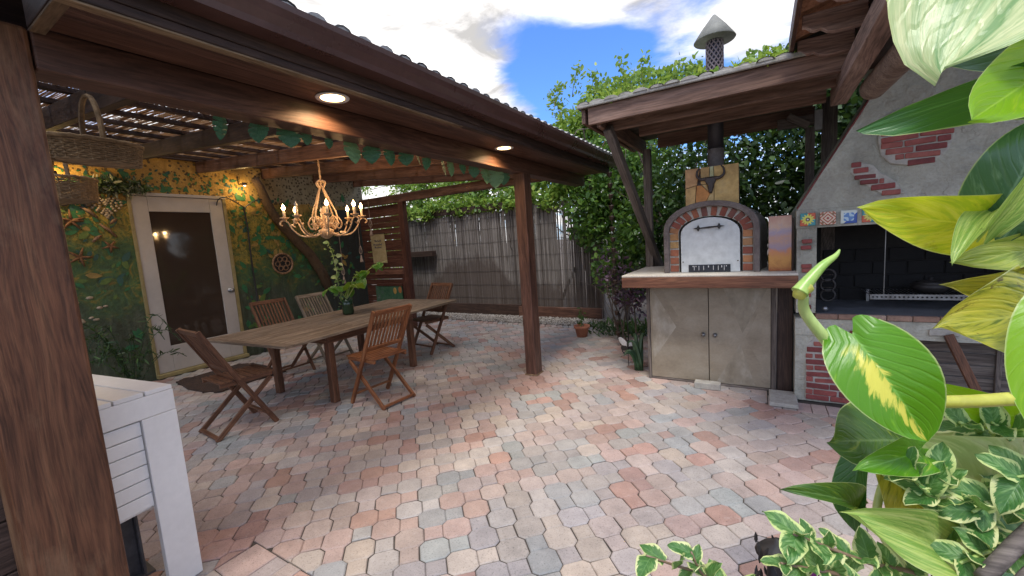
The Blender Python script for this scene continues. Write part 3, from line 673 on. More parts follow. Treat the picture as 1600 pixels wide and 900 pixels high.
# hanging ornaments in front of the screen
CHM = simple('chime_metal', (.25, .17, .12), (.45, .34, .27), 20, .5)
for k, (x, y, zt, zb, lab) in enumerate(((-5.87, 5.0, 2.35, 1.75, 'small bell ornament hung on a cord right of the chandelier'), (-6.2, 5.0, 2.4, 1.30, 'ornament with a round medallion hung on a long cord beside the banner'), (-6.35, 4.7, 2.4, .95, 'thin ornament on the longest cord over the vase plant'))):
    ch = thing('hanging_ornament', lab, 'ornament', (x, y, zb))
    put('cord', MB().tube([(x, y, zt), (x, y, zb + .12)], .004, 5), CHM, ch)
    put('loop', MB().tube([(x + .035 * math.cos(a) * (1 - .5 * math.sin(a)), y, zb + .22 + .07 * math.sin(a)) for a in np.linspace(0, 2 * math.pi, 15)[:-1]], .006, 5, closed=True), CHM, ch, smooth=True)
    put('bell', MB().lathe([(.012, .12), (.016, .09), (.03, .02), (.034, 0), (.0, .02)], (x, y, zb), 12), CHM, ch, smooth=True)
# ------------------------------------------------------------------ reed fence
fen = thing('reed_fence', 'tall grey reed screen fence across the back of the patio', 'fence', (-4.7, 7.1, 0))
t = MT('fence_reed', .9, spec=.2); P = t.coord(src='World'); r = t.n('NewGeometry').outputs['Random Per Island']
c = t.ramp(r, [(0, (.11, .092, .08)), (.45, (.20, .175, .155)), (.8, (.28, .25, .225)), (1, (.35, .32, .29))])
c = t.mix(1.0, c, t.ramp(t.noise(t.n('VectorMath', P, (60, 60, 3), operation='MULTIPLY').outputs[0], 1, 4, .7), [(.3, .45), (.65, 1.0)]), 'MULTIPLY')
sp = t.n('SeparateXYZ', P); nzz = t.noise(t.n('VectorMath', P, (1, 1, .35), operation='MULTIPLY').outputs[0], 2.2, 6, .75)
# old water stain, low and left, climbing unevenly
sx = t.n('MapRange', sp.outputs[0], -6.6, -4.2).outputs[0]
hh = t.math('SUBTRACT', t.math('MULTIPLY_ADD', nzz, 1.3, t.math('MULTIPLY', t.math('SINE', t.math('MULTIPLY', sx, 3.1)), .62)), sp.outputs[2])
st = t.math('MULTIPLY', t.ramp(t.math('MULTIPLY_ADD', hh, 1.0, .5), [(.42, 0.0), (.62, 1.0)]), .72)
c = t.mix(st, c, (.075, .055, .045)); t.base(c); FREED = t.m
fr = MB(); x = -7.35
while x < -2.46:
    r = R_.uniform(.0055, .009); zt = 2.12 + R_.gauss(0, .012) if x < -4.3 else 2.16 + R_.gauss(0, .015)
    if x > -3.05: zt -= (x + 3.05) * .6
    l_ = R_.gauss(0, .006)
    fr.tube([(x, 7.10 + R_.gauss(0, .003), .15), (x + l_ * .5, 7.10, 1.1), (x + l_, 7.1 + R_.gauss(0, .004), zt)], r, 5, cap=False); x += r * 1.5 + (R_.uniform(.003, .010) if x > -3.3 and R_.random() < .45 else 0)
x = -7.35
while x < -3.3: fr.tube([(x, 7.122, .15), (x + R_.gauss(0, .01), 7.122, 2.08 + R_.gauss(0, .01))], .009, 5, cap=False); x += .0155
kind(put('reeds', fr, FREED, fen), 'stuff')
ww = MB()
for z in (.35, .62, .9, 1.2, 1.5, 1.78, 2.0):
    ww.tube([(-7.35 + .2 * i, 7.088, z + R_.gauss(0, .004)) for i in range(25)], .0022, 4)
put('binding_wire', ww, IRON, fen)
bbeam('top_rail', -7.35, -4.22, 7.06, 7.09, 2.14, 2.27, W_DARK, fen)
bbeam('kick_board', -7.35, -4.12, 7.03, 7.075, .0, .22, W_DARK, fen)
bbeam('kick_board', -4.14, -2.43, 6.97, 7.02, .0, .20, W_RED, fen)
bbeam('fence_post', -2.52, -2.43, 7.10, 7.19, 0, 1.9, W_GREY, fen); bbeam('fence_post', -4.25, -4.16, 7.12, 7.21, 0, 2.2, W_GREY, fen)
bbeam('back_board', -2.72, -2.60, 7.13, 7.15, 0.15, 1.9, W_GREY, fen); bbeam('back_board', -2.95, -2.84, 7.13, 7.15, 0.15, 2.0, W_GREY, fen)
sh = bbeam('wall_shelf', -7.05, -6.24, 6.92, 7.06, 1.28, 1.40, W_DARK); tag(sh, 'short dark board fixed to the reed fence beside the slat screen', 'shelf')
# ------------------------------------------------------------------ planting behind
rg = np.random.RandomState(3)
def clump(n, c, r, pw=.5):
    d = rg.normal(size=(n, 3)); d /= np.linalg.norm(d, axis=1)[:, None]
    return np.array(c) + d * (rg.rand(n) ** pw)[:, None] * np.array(r)
def clumps(n, lo, hi, k, r0, r1, zf=.8):
    lo, hi = np.array(lo), np.array(hi); out = []
    for i in range(k): r = rg.uniform(r0, r1); out.append(clump(n // k, lo + (hi - lo) * rg.rand(3), (r, r, r * zf)))
    return np.concatenate(out)
def branch(mb, p, d, ln, r, depth, tips):
    p = Vector(p); d = Vector(d).normalized(); pts = [p]; rr = [r]; n = 5
    for i in range(n):
        d = (d + Vector((R_.gauss(0, .16), R_.gauss(0, .16), R_.gauss(0, .1) + .03))).normalized(); 
        if (pts[-1] + d * ln / n).z > 3.15: d = Vector((d.x, d.y, -.12)).normalized()
        pts.append(pts[-1] + d * ln / n); rr.append(r * (1 - .55 * (i + 1) / n))
    mb.tube(pts, rr, 6 if r > .015 else 4); tips.append(pts[-1]); tips.append(pts[3])
    if depth:
        for k in range(3): q = R_.choice(pts[2:]); branch(mb, q, d + Vector((R_.gauss(0, .6), R_.gauss(0, .6), R_.gauss(.1, .4))), ln * .62, rr[-1] * .8, depth - 1, tips)
hed = thing('hedge', 'leafy green hedge spilling over the top of the reed fence', 'hedge', (-5, 7.7, 0))
P = clumps(15000, (-7.6, 7.25, 2.15), (-2.9, 8.3, 3.3), 70, .25, .5); P3 = clumps(9500, (-11.0, 6.2, .9), (-7.4, 8.6, 3.7), 60, .35, .6); P2 = clumps(2600, (-7.3, 7.05, 2.12), (-2.9, 7.2, 2.4), 40, .1, .2)
leaves('foliage', np.concatenate([P, P2, P3]), None, .085, LEAF_T, hed, .55, .25, 5)
tm = MB(); tp = []
for x in np.arange(-7.2, -2.8, .7): branch(tm, (x, 7.7 + R_.uniform(-.2, .2), -.04), (R_.gauss(0, .1), 0, 1), 2.6, .035, 1, tp)
put('stems', tm, BARK, hed)
def tree(label, base, h, crown, n, m, size, seed, trunks=2, asp=.55, D=None):
    t_ = thing('tree', label, 'tree', base, 0, 'trees behind the patio'); mb = MB(); tips = []
    for k in range(trunks): branch(mb, Vector(base) + Vector((R_.uniform(-.12, .12), R_.uniform(-.12, .12), 0)), (R_.gauss(0, .12), R_.gauss(0, .12), 1), h, .045, 2, tips)
    put('trunk', mb, BARK, t_); Ps = []
    for c, r, k in crown: Ps.append(clump(k, c, r, .55))
    leaves('crown', np.concatenate(Ps), D, size, m, t_, asp, .3, seed)
    return t_
tree('bushy green tree at the right end of the reed fence', (-2.0, 7.0, 0), 2.6, [((-2.3, 6.9, 1.9), (.7, .5, .8), 3200), ((-1.7, 6.9, 2.3), (.9, .6, .8), 3600), ((-2.6, 7.2, 2.7), (.8, .6, .5), 3200), ((-1.9, 6.6, .95), (.55, .4, .55), 1800), ((-1.35, 6.3, 1.5), (.6, .5, .7), 2600)], 0, LEAF_A, .085, 11)
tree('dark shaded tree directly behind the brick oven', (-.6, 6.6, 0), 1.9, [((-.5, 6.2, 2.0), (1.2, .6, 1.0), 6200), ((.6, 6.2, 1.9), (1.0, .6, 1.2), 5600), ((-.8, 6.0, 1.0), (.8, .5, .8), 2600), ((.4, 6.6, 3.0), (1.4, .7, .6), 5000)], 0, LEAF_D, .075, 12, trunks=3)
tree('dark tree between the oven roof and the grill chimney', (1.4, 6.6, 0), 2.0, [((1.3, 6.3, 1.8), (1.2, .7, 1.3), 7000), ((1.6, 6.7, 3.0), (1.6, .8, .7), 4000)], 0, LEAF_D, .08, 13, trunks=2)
tree('tall light green tree rising over the gutter against the sky', (-2.5, 8.6, 0), 1.6, [((-3.3, 8.5, 3.7), (.6, .6, .5), 2600), ((-2.6, 8.4, 4.0), (.6, .6, .55), 2600), ((-1.9, 8.2, 3.9), (.7, .6, .55), 3000), ((-1.2, 8.0, 3.8), (.6, .6, .5), 2400), ((-2.6, 8.3, 3.1), (1.3, .6, .6), 3600)], 0, LEAF_T, .09, 14, trunks=3)
# wispy shoots against the sky
sh_t = thing('vine', 'wispy green vine shoots growing up above the oven roof', 'vine', (-.6, 6.4, 2.4), 0); mb = MB(); pts = []; Ds = []
for (px, py, d, hgt) in ((905, 100, 7.4, .5), (930, 110, 7.3, .55), (965, 88, 7.0, .7), (1010, 80, 7.0, .75), (985, 120, 6.8, .5), (1060, 95, 6.6, .6), (1085, 95, 6.6, .5), (1030, 140, 6.6, .4), (880, 130, 7.4, .45), (860, 150, 7.6, .4), (1170, 85, 6.2, .32), (1200, 82, 6.2, .32), (1225, 75, 6.2, .3), (1150, 105, 6.2, .25), (1210, 95, 6.0, .25), (948, 140, 7.0, .5), (915, 150, 7.0, .5)):
    top = at(px, py, d); b = top - Vector((R_.uniform(-.35, .2), R_.uniform(-.1, .3), hgt)); m_ = (top + b) / 2 + Vector((R_.gauss(0, .05), 0, .03))
    cv_ = [b.lerp(m_, i / 4) * (1 - i / 4) + m_.lerp(top, i / 4) * (i / 4) for i in range(5)]
    mb.tube(cv_, [.006, .005, .004, .003, .002], 4)
    for k in range(90):
        u = R_.random() ** .8; i = min(int(u * 4), 3); q = cv_[i].lerp(cv_[i + 1], u * 4 - i); w_ = .03 + .09 * (1 - u); pts.append(q + Vector((R_.gauss(0, w_), R_.gauss(0, w_), R_.gauss(0, .04))))
put('shoots', mb, BARK, sh_t); leaves('leaflets', np.array([tuple(p) for p in pts]), None, .075, LEAF_T, sh_t, .55, .2, 21)
# ------------------------------------------------------------------ folding chairs and table
def make_chair(label, m, group='folding chairs round the dining table'):
    t = thing('folding_chair', label, 'chair', (0, 0, 0), 0, group)
    W2 = .215
    for s in (-1, 1):
        # back upright runs down to the front foot; the other leg crosses it
        beam('leg', (s * W2, .225, .0), (s * W2, -.03, .47), .024, .042, m, t, up=(0, 1, 0)); beam('stile', (s * W2, -.03, .47), (s * W2, -.275, .945), .024, .042, m, t, up=(0, 1, 0))
        beam('leg', (s * (W2 - .03), -.245, .0), (s * (W2 - .03), .235, .425), .022, .04, m, t, up=(0, 1, 0))
        bar = beam('seat_rail', (s * (W2 - .03), -.17, .45), (s * (W2 - .03), .25, .452), .022, .032, m, t)
    beam('foot_rail', (-W2 + .03, -.235, .025), (W2 - .03, -.235, .025), .02, .034, m, t, up=(0, 1, 0)); beam('foot_rail', (-W2 - .012, .17, .10), (W2 + .012, .17, .10), .018, .03, m, t, up=(0, 1, 0))
    beam('back_rail', (-W2 + .013, -.268, .925), (W2 - .013, -.268, .925), .02, .05, m, t, up=(0, -.45, .9)); beam('back_rail', (-W2 + .013, -.085, .57), (W2 - .013, -.085, .57), .02, .045, m, t, up=(0, -.45, .9))
    for k in range(9):
        x = -.165 + k * .04125
        beam('back_slat', (x, -.095, .59), (x, -.258, .905), .022, .011, m, t, up=(0, 1, 0), bevel=.002)
    for k in range(8): beam('seat_slat', (-W2 + .015, -.15 + k * .056, .473), (W2 - .015, -.15 + k * .056, .473), .043, .014, m, t, bevel=.003)
    return t
def put_chair(t, x, y, rz): M = Matrix.Translation((x, y, 0)) @ Matrix.Rotation(rz, 4, 'Z'); t.matrix_basis = M; PM[t.name] = M
def recolor(t, m):
    for c in t.children:
        c.data = c.data.copy(); c.data.materials[0] = m
def dup(t, label):
    r = t.copy(); COL.objects.link(r); r['label'] = label; PM[r.name] = PM[t.name]
    for ch in list(t.children):
        c = ch.copy(); COL.objects.link(c); c.parent = r; c.matrix_basis = ch.matrix_basis
    return r
c1 = make_chair('orange brown folding chair on the near long side of the table, back to the camera', W_TEAK)
c2 = dup(c1, 'dark brown folding chair at the left end of the table, seen from its side'); recolor(c2, W_TEAKD)
c3 = dup(c2, 'darkest folding chair on the wall side of the table, nearest the glass door')
c4 = dup(c1, 'silver grey weathered folding chair on the wall side of the table, behind the vase plant'); recolor(c4, W_GREYT)
c5 = dup(c2, 'brown folding chair at the far end of the table before the reed fence')
put_chair(c1, -3.27, 2.73, math.radians(86)); put_chair(c2, -4.05, 1.74, math.radians(-4)); put_chair(c3, -5.24, 2.90, math.radians(-90)); put_chair(c4, -5.22, 3.50, math.radians(-86)); put_chair(c5, -4.12, 4.42, math.radians(172))
tb = thing('dining_table', 'long weathered wooden extension dining table under the pergola', 'table', (-4.2, 3.16, 0), math.radians(4.2))
TM = PM['dining_table']
def tbeam(nm, a, b, w_, h_, m, up=(0, 0, 1), bevel=.004):
    return beam(nm, TM @ Vector(a), TM @ Vector(b), w_, h_, m, tb, up=TM.to_3x3() @ Vector(up), bevel=bevel)
HW, HL = .63, 1.29
tbeam('edge_board', (-HW + .05, -HL + .09, .722), (-HW + .05, HL - .09, .722), .10, .026, W_TABLE); tbeam('edge_board', (HW - .05, -HL + .09, .722), (HW - .05, HL - .09, .722), .10, .026, W_TABLE)
tbeam('end_board', (-HW, -HL + .044, .722), (HW, -HL + .044, .722), .088, .026, W_TABLE); tbeam('end_board', (-HW, HL - .044, .722), (HW, HL - .044, .722), .088, .026, W_TABLE)
nb = 12; bw = (2 * HW - .204) / nb
for i in range(nb):
    x = -HW + .102 + bw * (i + .5)
    for a, b in ((-HL + .09, -.42), (-.412, .40), (.408, HL - .09)): tbeam('plank', (x, a, .721 + R_.gauss(0, .0006)), (x, b, .721 + R_.gauss(0, .0006)), bw - .004, .022, W_TABLE, bevel=.003)
for x in (-.47, .47): tbeam('apron', (x, -.74, .655), (x, .52, .655), .022, .09, W_TEAKD)
for y in (-.74, .52): tbeam('apron', (-.45, y, .655), (.45, y, .655), .022, .09, W_TEAKD)
for x in (-.3, .3): tbeam('runner', (x, -HL + .1, .69), (x, HL - .1, .69), .03, .03, W_TEAKD)
for x, y in ((.44, -.71), (-.44, -.71), (.44, .49), (-.44, .49)): tbeam('leg', (x, y, 0), (x, y, .705), .068, .068, W_TEAKD, up=(0, 1, 0))
# vase plant
vs = thing('vase_plant', 'leafy pothos cuttings in a dark glass vase on the dining table', 'plant', (-4.38, 3.25, .735))
GV = MT('dark_green_glass', .08, spec=.6).base((.02, .045, .02)).m
put('vase', MB().lathe([(.0, .0), (.062, .0), (.07, .03), (.066, .12), (.072, .19), (.066, .19), (.06, .12), (.06, .03), (.0, .02)], (-4.38, 3.25, .736), 24), GV, vs, smooth=True)
def heart(nu=8, nv=6, fold=.22, droop=.25, ripple=.03, lobe=.16, seed=0):
    """unit heart leaf along +x, returns MB with uv"""
    mb = MB(); mb.uv = []; rs = random.Random(seed); ph = rs.uniform(0, 6)
    for i in range(nu + 1):
        u = i / nu
        wv = .5 * (max(u, 0) ** .42) * ((1 - u) ** .72) * 1.75 if 0 < u < 1 else (.06 if u == 0 else 0)
        for j in range(2 * nv + 1):
            v = j / nv - 1
            x = u - lobe * abs(v) ** 1.6 * (1 - u) ** 3; y = v * wv * (1 if True else 0)
            if i == 0: y = v * .30 * 1.0; x = -lobe * (1 - (abs(v) * 1.3 - .55) ** 2 * 1.8) * min(abs(v) * 4, 1)
            z = fold * abs(v) * wv - droop * u * u + ripple * math.sin(u * 9 + ph + v * 2) * abs(v)
            mb.v.append(Vector((x, y, z))); mb.uv.append((u, (v + 1) / 2))
    w_ = 2 * nv + 1
    for i in range(nu):
        for j in range(w_ - 1): a = i * w_ + j; mb.f.append((a, a + w_, a + w_ + 1, a + 1))
    return mb
def var_mat(name, ca, cb, cc, thr=.5, tr=.4, trc=(.5, .7, .06), rough=.3, spots=0, edge=None, scale=1.0, stripe=None, longi=False):
    """leaf with lateral streaks of a second and third colour"""
    t = MT(name, rough, spec=.5); uv = t.n('TexCoord').outputs['UV']; s = t.n('SeparateXYZ', uv); u, v = s.outputs[0], s.outputs[1]
    av = t.math('ABSOLUTE', t.math('SUBTRACT', v, .5)); rnd = t.math('MULTIPLY', t.n('ObjectInfo').outputs['Random'], 50.0)
    side = t.math('MULTIPLY', t.math('SIGN', t.math('SUBTRACT', v, .5)), 7.0)
    st = t.math('SUBTRACT', u, t.math('MULTIPLY', av, .85))
    vec = t.n('CombineXYZ', t.math('MULTIPLY', st, 9.0 * scale), t.math('MULTIPLY', av, 2.6 * scale), t.math('ADD', rnd, side)).outputs[0]
    if longi: vec = t.n('CombineXYZ', t.math('MULTIPLY', u, 1.6), t.math('MULTIPLY', v, 15.0), rnd).outputs[0]
    a = t.noise(vec, 1.0, 7, .62, .4); b = t.noise(vec, 3.4, 5, .65)
    m = t.math('ADD', t.math('MULTIPLY', a, .75), t.math('MULTIPLY', b, .25))
    c = t.ramp(m, [(thr - .05, ca), (thr + .02, cb), (thr + .16, cc)])
    ve = t.math('ABSOLUTE', t.math('SUBTRACT', t.math('FRACT', t.math('ADD', t.math('MULTIPLY', st, 9.0), t.math('MULTIPLY', t.noise(vec, .8, 2), 1.4))), .5))
    c = t.mix(t.math('MULTIPLY', t.ramp(ve, [(.0, 1.0), (.10, 0.0)]), .12), c, t.mix(.5, cb, (.5, .6, .3)))
    c = t.mix(t.ramp(av, [(.0, .8), (.022, 0.0)]), c, tuple(min(1, k * 1.2 + .06) for k in cb))
    if stripe:
        dv_ = t.math('ABSOLUTE', t.math('SUBTRACT', v, stripe)); q = t.math('MULTIPLY_ADD', t.math('SUBTRACT', a, .5), .7, dv_); q2 = t.math('MULTIPLY_ADD', t.math('SUBTRACT', b, .5), .25, q)
        c = t.mix(t.math('MULTIPLY', t.ramp(q2, [(.03, 1.0), (.10, 0.0)]), t.ramp(u, [(.08, 0.0), (.2, 1.0)])), c, (.86, .80, .12))
    if edge: 
        en = t.math('ADD', av, t.math('MULTIPLY', t.math('SUBTRACT', t.noise(vec, 1.6, 3), .5), .42)); c = t.mix(t.ramp(en, [(.355, 0.0), (.39, 1.0)]), c, edge)
    if spots:
        q = t.noise(t.n('CombineXYZ', t.math('MULTIPLY', u, 5.0), t.math('MULTIPLY', v, 3.0), rnd).outputs[0], 1.2, 5, .7)
        c = t.mix(t.ramp(q, [(.60, 0.0), (.66, spots)]), c, (.05, .022, .012))
    c = t.mix(t.ramp(av, [(.480, 0.0), (.493, .75)]), c, (.62, .68, .30))
    t.base(c); t.bump(t.math('ADD', t.ramp(ve, [(.0, 0.0), (.2, 1.0)]), b), .25, .003)
    t.translucent(t.mix(.55, c, trc, 'MIX'), tr); return t.m
P_GREEN = var_mat('pothos_green', (.05, .17, .02), (.10, .27, .03), (.28, .45, .05), .56, .35)
vl = mesh_of('leaf', heart(), P_GREEN, True)
sprigs = [((.0, -.01, .19), (.05, .25, .50), 6), ((0, 0, .19), (.30, .42, .62), 7), ((0, 0, .19), (-.12, -.22, .30), 4), ((0, 0, .19), (-.02, -.05, .80), 0), ((0, 0, .19), (.28, -.05, .34), 3), ((0, 0, .19), (-.05, .2, .30), 3)]
V0 = Vector((-4.38, 3.25, .736))
for s0, s1, n in sprigs:
    a, b = V0 + Vector(s0), V0 + Vector(s1); 
    if n == 0: continue
    pts_ = [a.lerp(b, i / 6) + Vector((0, 0, .10 * math.sin(math.pi * i / 6))) for i in range(7)]
    put('stem', MB().tube(pts_, [.006, .005, .005, .004, .004, .003, .003], 5), P_GREEN, vs)
    for k in range(n):
        q = pts_[min(6, 2 + int(k * 4.5 / n))]; s = R_.uniform(.10, .17)
        M = Matrix.Translation(q) @ Matrix.Rotation(R_.uniform(0, 6.28), 4, 'Z') @ Matrix.Rotation(R_.uniform(.1, 1.0), 4, 'Y') @ Matrix.Rotation(R_.uniform(-.5, .5), 4, 'X') @ Matrix.Diagonal((s, s, s, 1))
        link('leaf', vl, M, vs)
# string of small pale leaves standing in the same vase
cs = [V0 + Vector((-.03, -.04, .15 + .1 * i)) + Vector((-.03 * math.sin(i), -.02 * i, 0)) * .6 for i in range(8)]
put('trailing_stem', MB().tube(cs, .004, 5), P_GREEN, vs)
LEAFV = greens('pale_vine_leaf', [(0, (.12, .22, .06)), (.6, (.3, .42, .16)), (1, (.5, .6, .3))])
leaves('trailing_leaves', np.array([tuple(q + Vector((R_.gauss(0, .02), R_.gauss(0, .02), R_.uniform(-.05, .05)))) for q in cs for _ in range(9)]), None, .05, LEAFV, vs, .7, .2, 8)
# ------------------------------------------------------------------ chandelier
CX, CY = -4.17, 2.93
chn = thing('chandelier', 'cream wrought iron chandelier with candle bulbs hanging over the table', 'chandelier', (CX, CY, 1.66))
put('canopy_chain', MB().tube([(CX, CY, 2.30), (CX, CY, 2.56)], .006, 6), CREAMMET, chn)
lk = mesh_of('chain_link', MB().tube([(.010 * math.cos(a), 0, .02 * math.sin(a)) for a in np.linspace(0, 2 * math.pi, 11)[:-1]], .0032, 5, closed=True), CREAMMET, True)
for k in range(8): link('chain_link', lk, Matrix.Translation((CX, CY, 2.31 + .032 * k)) @ Matrix.Rotation(k * math.pi / 2, 4, 'Z'), chn)
put('basket_bowl', MB().lathe([(.0, 0), (.02, .004), (.06, .03), (.078, .07), (.08, .10), (.05, .11), (.03, .14), (.022, .25), (.035, .29), (.02, .33), (.012, .36), (.0, .36)], (CX, CY, 1.66), 20), CREAMMET, chn, smooth=True)
def spline(pts, n=20):
    pts = [Vector(p) for p in pts]; out = []
    P_ = [pts[0]] + pts + [pts[-1]]
    for i in range(len(pts) - 1):
        a, b, c, d = P_[i:i + 4]
        for k in range(n // (len(pts) - 1) + 1):
            t_ = k / (n // (len(pts) - 1) + 1); out.append(.5 * ((2 * b) + (c - a) * t_ + (2 * a - 5 * b + 4 * c - d) * t_ ** 2 + (3 * b - a - 3 * c + d) * t_ ** 3))
    return out + [pts[-1]]
up_ = mesh_of('scroll_bar', MB().tube(spline([(.03, 0, .58), (.055, 0, .63), (.02, 0, .655), (-.005, 0, .62), (.03, 0, .56), (.09, 0, .42), (.145, 0, .30), (.15, 0, .22), (.10, 0, .17), (.06, 0, .20), (.08, 0, .24)], 44), .0085, 6), CREAMMET, True)
for k in range(4): link('scroll_bar', up_, Matrix.Translation((CX, CY, 1.645)) @ Matrix.Rotation(k * math.pi / 2 + .35, 4, 'Z'), chn)
arm = mesh_of('arm', MB().tube(spline([(.05, 0, .13), (.07, 0, .22), (.13, 0, .24), (.17, 0, .17), (.14, 0, .11), (.11, 0, .15), (.15, 0, .17)], 26), .008, 6).tube(spline([(.06, 0, .07), (.16, 0, .035), (.26, 0, .05), (.33, 0, .12), (.37, 0, .20), (.42, 0, .215), (.445, 0, .18), (.42, 0, .16)], 30), .0085, 6), CREAMMET, True)
leafm = mesh_of('leaf_ornament', heart(5, 3, .2, .6), CREAMMET, True)
cupm = mesh_of('drip_cup', MB().lathe([(.0, 0), (.012, 0), (.02, .014), (.042, .024), (.046, .034), (.03, .03), (.0, .026)], (0, 0, 0), 14), CREAMMET, True)
CANDLE = MT('cream_candle_sleeve', .5).base((.75, .6, .42)).m; FL = emis('candle_flame_bulb', (1, .60, .24), 26); BULB = MT('clear_bulb', .05, spec=.8).base((.5, .45, .4)).m
canm = mesh_of('candle', MB().lathe([(.0, 0), (.013, 0), (.013, .085), (.0, .087)], (0, 0, 0), 10), CANDLE, True)
bulb_prof = [(.0, 0), (.009, .002), (.018, .018), (.016, .034), (.006, .054), (.0, .068)]
bl1 = mesh_of('flame_bulb', MB().lathe(bulb_prof, (0, 0, 0), 10), FL, True); bl2 = mesh_of('flame_bulb', MB().lathe(bulb_prof, (0, 0, 0), 10), BULB, True)
for k in range(8):
    a = k * math.pi / 4 + .25; M = Matrix.Translation((CX, CY, 1.66)) @ Matrix.Rotation(a, 4, 'Z')
    link('arm', arm, M, chn); e = M @ Matrix.Translation((.395, 0, .215))
    link('drip_cup', cupm, e, chn); link('candle', canm, e @ Matrix.Translation((0, 0, .026)), chn)
    lit = k not in (3, 6)
    b_ = link('flame_bulb', bl1 if lit else bl2, e @ Matrix.Translation((0, 0, .112)), chn)
    for q in range(2): link('leaf_ornament', leafm, M @ Matrix.Translation((.2 + .14 * q, 0, .06 + .1 * q)) @ Matrix.Rotation(2.0 + 2 * q, 4, 'Z') @ Matrix.Rotation(-.8, 4, 'Y') @ Matrix.Diagonal((.05, .05, .05, 1)), chn)
    if lit:
        ld = bpy.data.lights.new('candle_lamp', 'POINT'); ld.energy = CANDLE_E; ld.color = (1, .62, .28); ld.shadow_soft_size = .012
        lo = bpy.data.objects.new('candle_lamp', ld); COL.objects.link(lo); lo.parent = chn; lo.matrix_basis = PM[chn.name].inverted() @ e @ Matrix.Translation((.0, 0, .2))
# warm lamps up at the top of the mural wall
for k, (x, y, z, lab) in enumerate(((-6.68, 1.42, 2.56, 'small warm wall lamp high on the mural behind the basket'), (-6.70, 3.42, 2.60, 'small warm wall lamp high on the mural right of the door'))):
    lt = thing('wall_lamp', lab, 'lamp', (x, y, z), 0)
    put('lamp_cap', MB().lathe([(.0, .05), (.03, .045), (.035, .0), (.03, .0), (.026, .04), (.0, .044)], (x, y, z), 14), RUST, lt, smooth=True)
    put('bracket', MB().box(-6.868, x, y - .008, y + .008, z + .03, z + .042), RUST, lt)
    put('lamp_bulb', MB().ball((x, y, z + .012), .018, n=10), emis('wall_lamp_bulb', (1, .7, .35), 6), lt, smooth=True)
    ld = bpy.data.lights.new('wall_lamp_light', 'POINT'); ld.energy = 4.5 if k == 0 else 2.2; ld.color = (1, .66, .26); ld.shadow_soft_size = .02
    lo = bpy.data.objects.new('wall_lamp_light', ld); COL.objects.link(lo); lo.parent = lt; lo.matrix_basis = Matrix.Translation((0, 0, -.04))
# ------------------------------------------------------------------ baskets
def basket(label, c, rx, ry, h, hh, rz):
    t = thing('hanging_basket', label, 'basket', c, rz); M = PM[t.name]; n = 44
    wv = MB()
    rows = max(5, int(h / .011))
    for r in range(rows):
        f = r / rows; sc_ = .93 + .07 * f; z = f * h
        wv.tube([M @ Vector(((rx * sc_ + .003 * (-1) ** (k + r)) * math.cos(2 * math.pi * k / n), (ry * sc_ + .003 * (-1) ** (k + r)) * math.sin(2 * math.pi * k / n), z)) for k in range(n)], .0055, 5, closed=True)
    kind(put('woven_side', wv, WICK, t), 'stuff')
    st_ = MB()
    for k in range(22): a = 2 * math.pi * k / 22; st_.tube([M @ Vector((rx * .93 * math.cos(a), ry * .93 * math.sin(a), 0)), M @ Vector((rx * math.cos(a), ry * math.sin(a), h + .004))], .005, 5)
    put('stakes', st_, WICK, t)
    put('rim', MB().tube([M @ Vector((rx * 1.02 * math.cos(2 * math.pi * k / 40), ry * 1.02 * math.sin(2 * math.pi * k / 40), h + .005 + .003 * math.sin(k * 2.5))) for k in range(40)], .011, 6, closed=True), WICK, t)
    put('base', MB().lathe([(0, 0), (.82, 0), (.82, .006), (0, .006)], (0, 0, 0), 24, None) if False else MB().tube([M @ Vector((0, 0, 0)), M @ Vector((0, 0, .008))], 1.0, 24) if False else MB().prism([(rx * .8 * math.cos(2 * math.pi * k / 20), ry * .8 * math.sin(2 * math.pi * k / 20)) for k in range(20)], M, 0, .008), WICK, t)
    put('handle', MB().tube([M @ Vector((rx * math.cos(a), 0, h + hh * math.sin(a) ** .8)) for a in np.linspace(0.001, math.pi - .001, 18)], .010, 6, flat=1.3), WICK, t)
    put('hook', MB().tube([M @ Vector((0, 0, h + hh)), M @ Vector((0, 0, h + hh + .05)), M @ Vector((.1, .05, h + hh + .12))], .003, 5), IRON, t)
basket('large shallow wicker basket with arched handle hung beside the big post', (-3.0, .81, 2.055), .095, .20, .10, .24, math.radians(8))
basket('smaller wicker basket half hidden behind the big post below the large one', (-4.45, .98, 2.02), .19, .19, .15, .2, 0)
# ------------------------------------------------------------------ white slatted potting bench
BA = math.radians(-82); wbM = None
bench = thing('white_bench', 'white slatted wooden serving cart standing behind the big post', 'cart', (-2.345, .755, 0), BA)
BM_ = PM[bench.name]
def bb(nm, x0, x1, y0, y1, z0, z1, m=WHITE, bevel=.003):
    d = MB().box(x0, x1, y0, y1, z0, z1, BM_); return put(nm, d, m, bench, bevel=bevel)
# local +x runs along the end face away from the corner, local -y... the body lies behind it
T = .93; LX = .44; LY = .95
bb('front_rail', 0, LX, -.032, 0, T - .10, T - .003)
bb('side_rail', .002, .03, -LY, -.034, T - .10, T - .003); bb('side_rail', LX - .03, LX - .002, -LY, -.034, T - .10, T - .003)
for k in range(4): bb('top_board', .002 + k * .11, .002 + k * .11 + .104, -LY, -.001, T - .002, T + .018)
bb('leg', .0, .135, -.026, .003, 0, T - .101); bb('leg', LX - .135, LX, -.026, .003, 0, T - .101); bb('leg', 0.0, .1, -LY, -LY + .028, 0, T - .101); bb('leg', LX - .1, LX, -LY, -LY + .028, 0, T - .101)
for k in range(6): bb('side_slat', .137, LX - .137, -.03, -.008, T - .168 - k * .066, T - .106 - k * .066)
for k in range(6): bb('side_slat', .006, .026, -LY + .03, -.035, T - .168 - k * .066, T - .106 - k * .066)
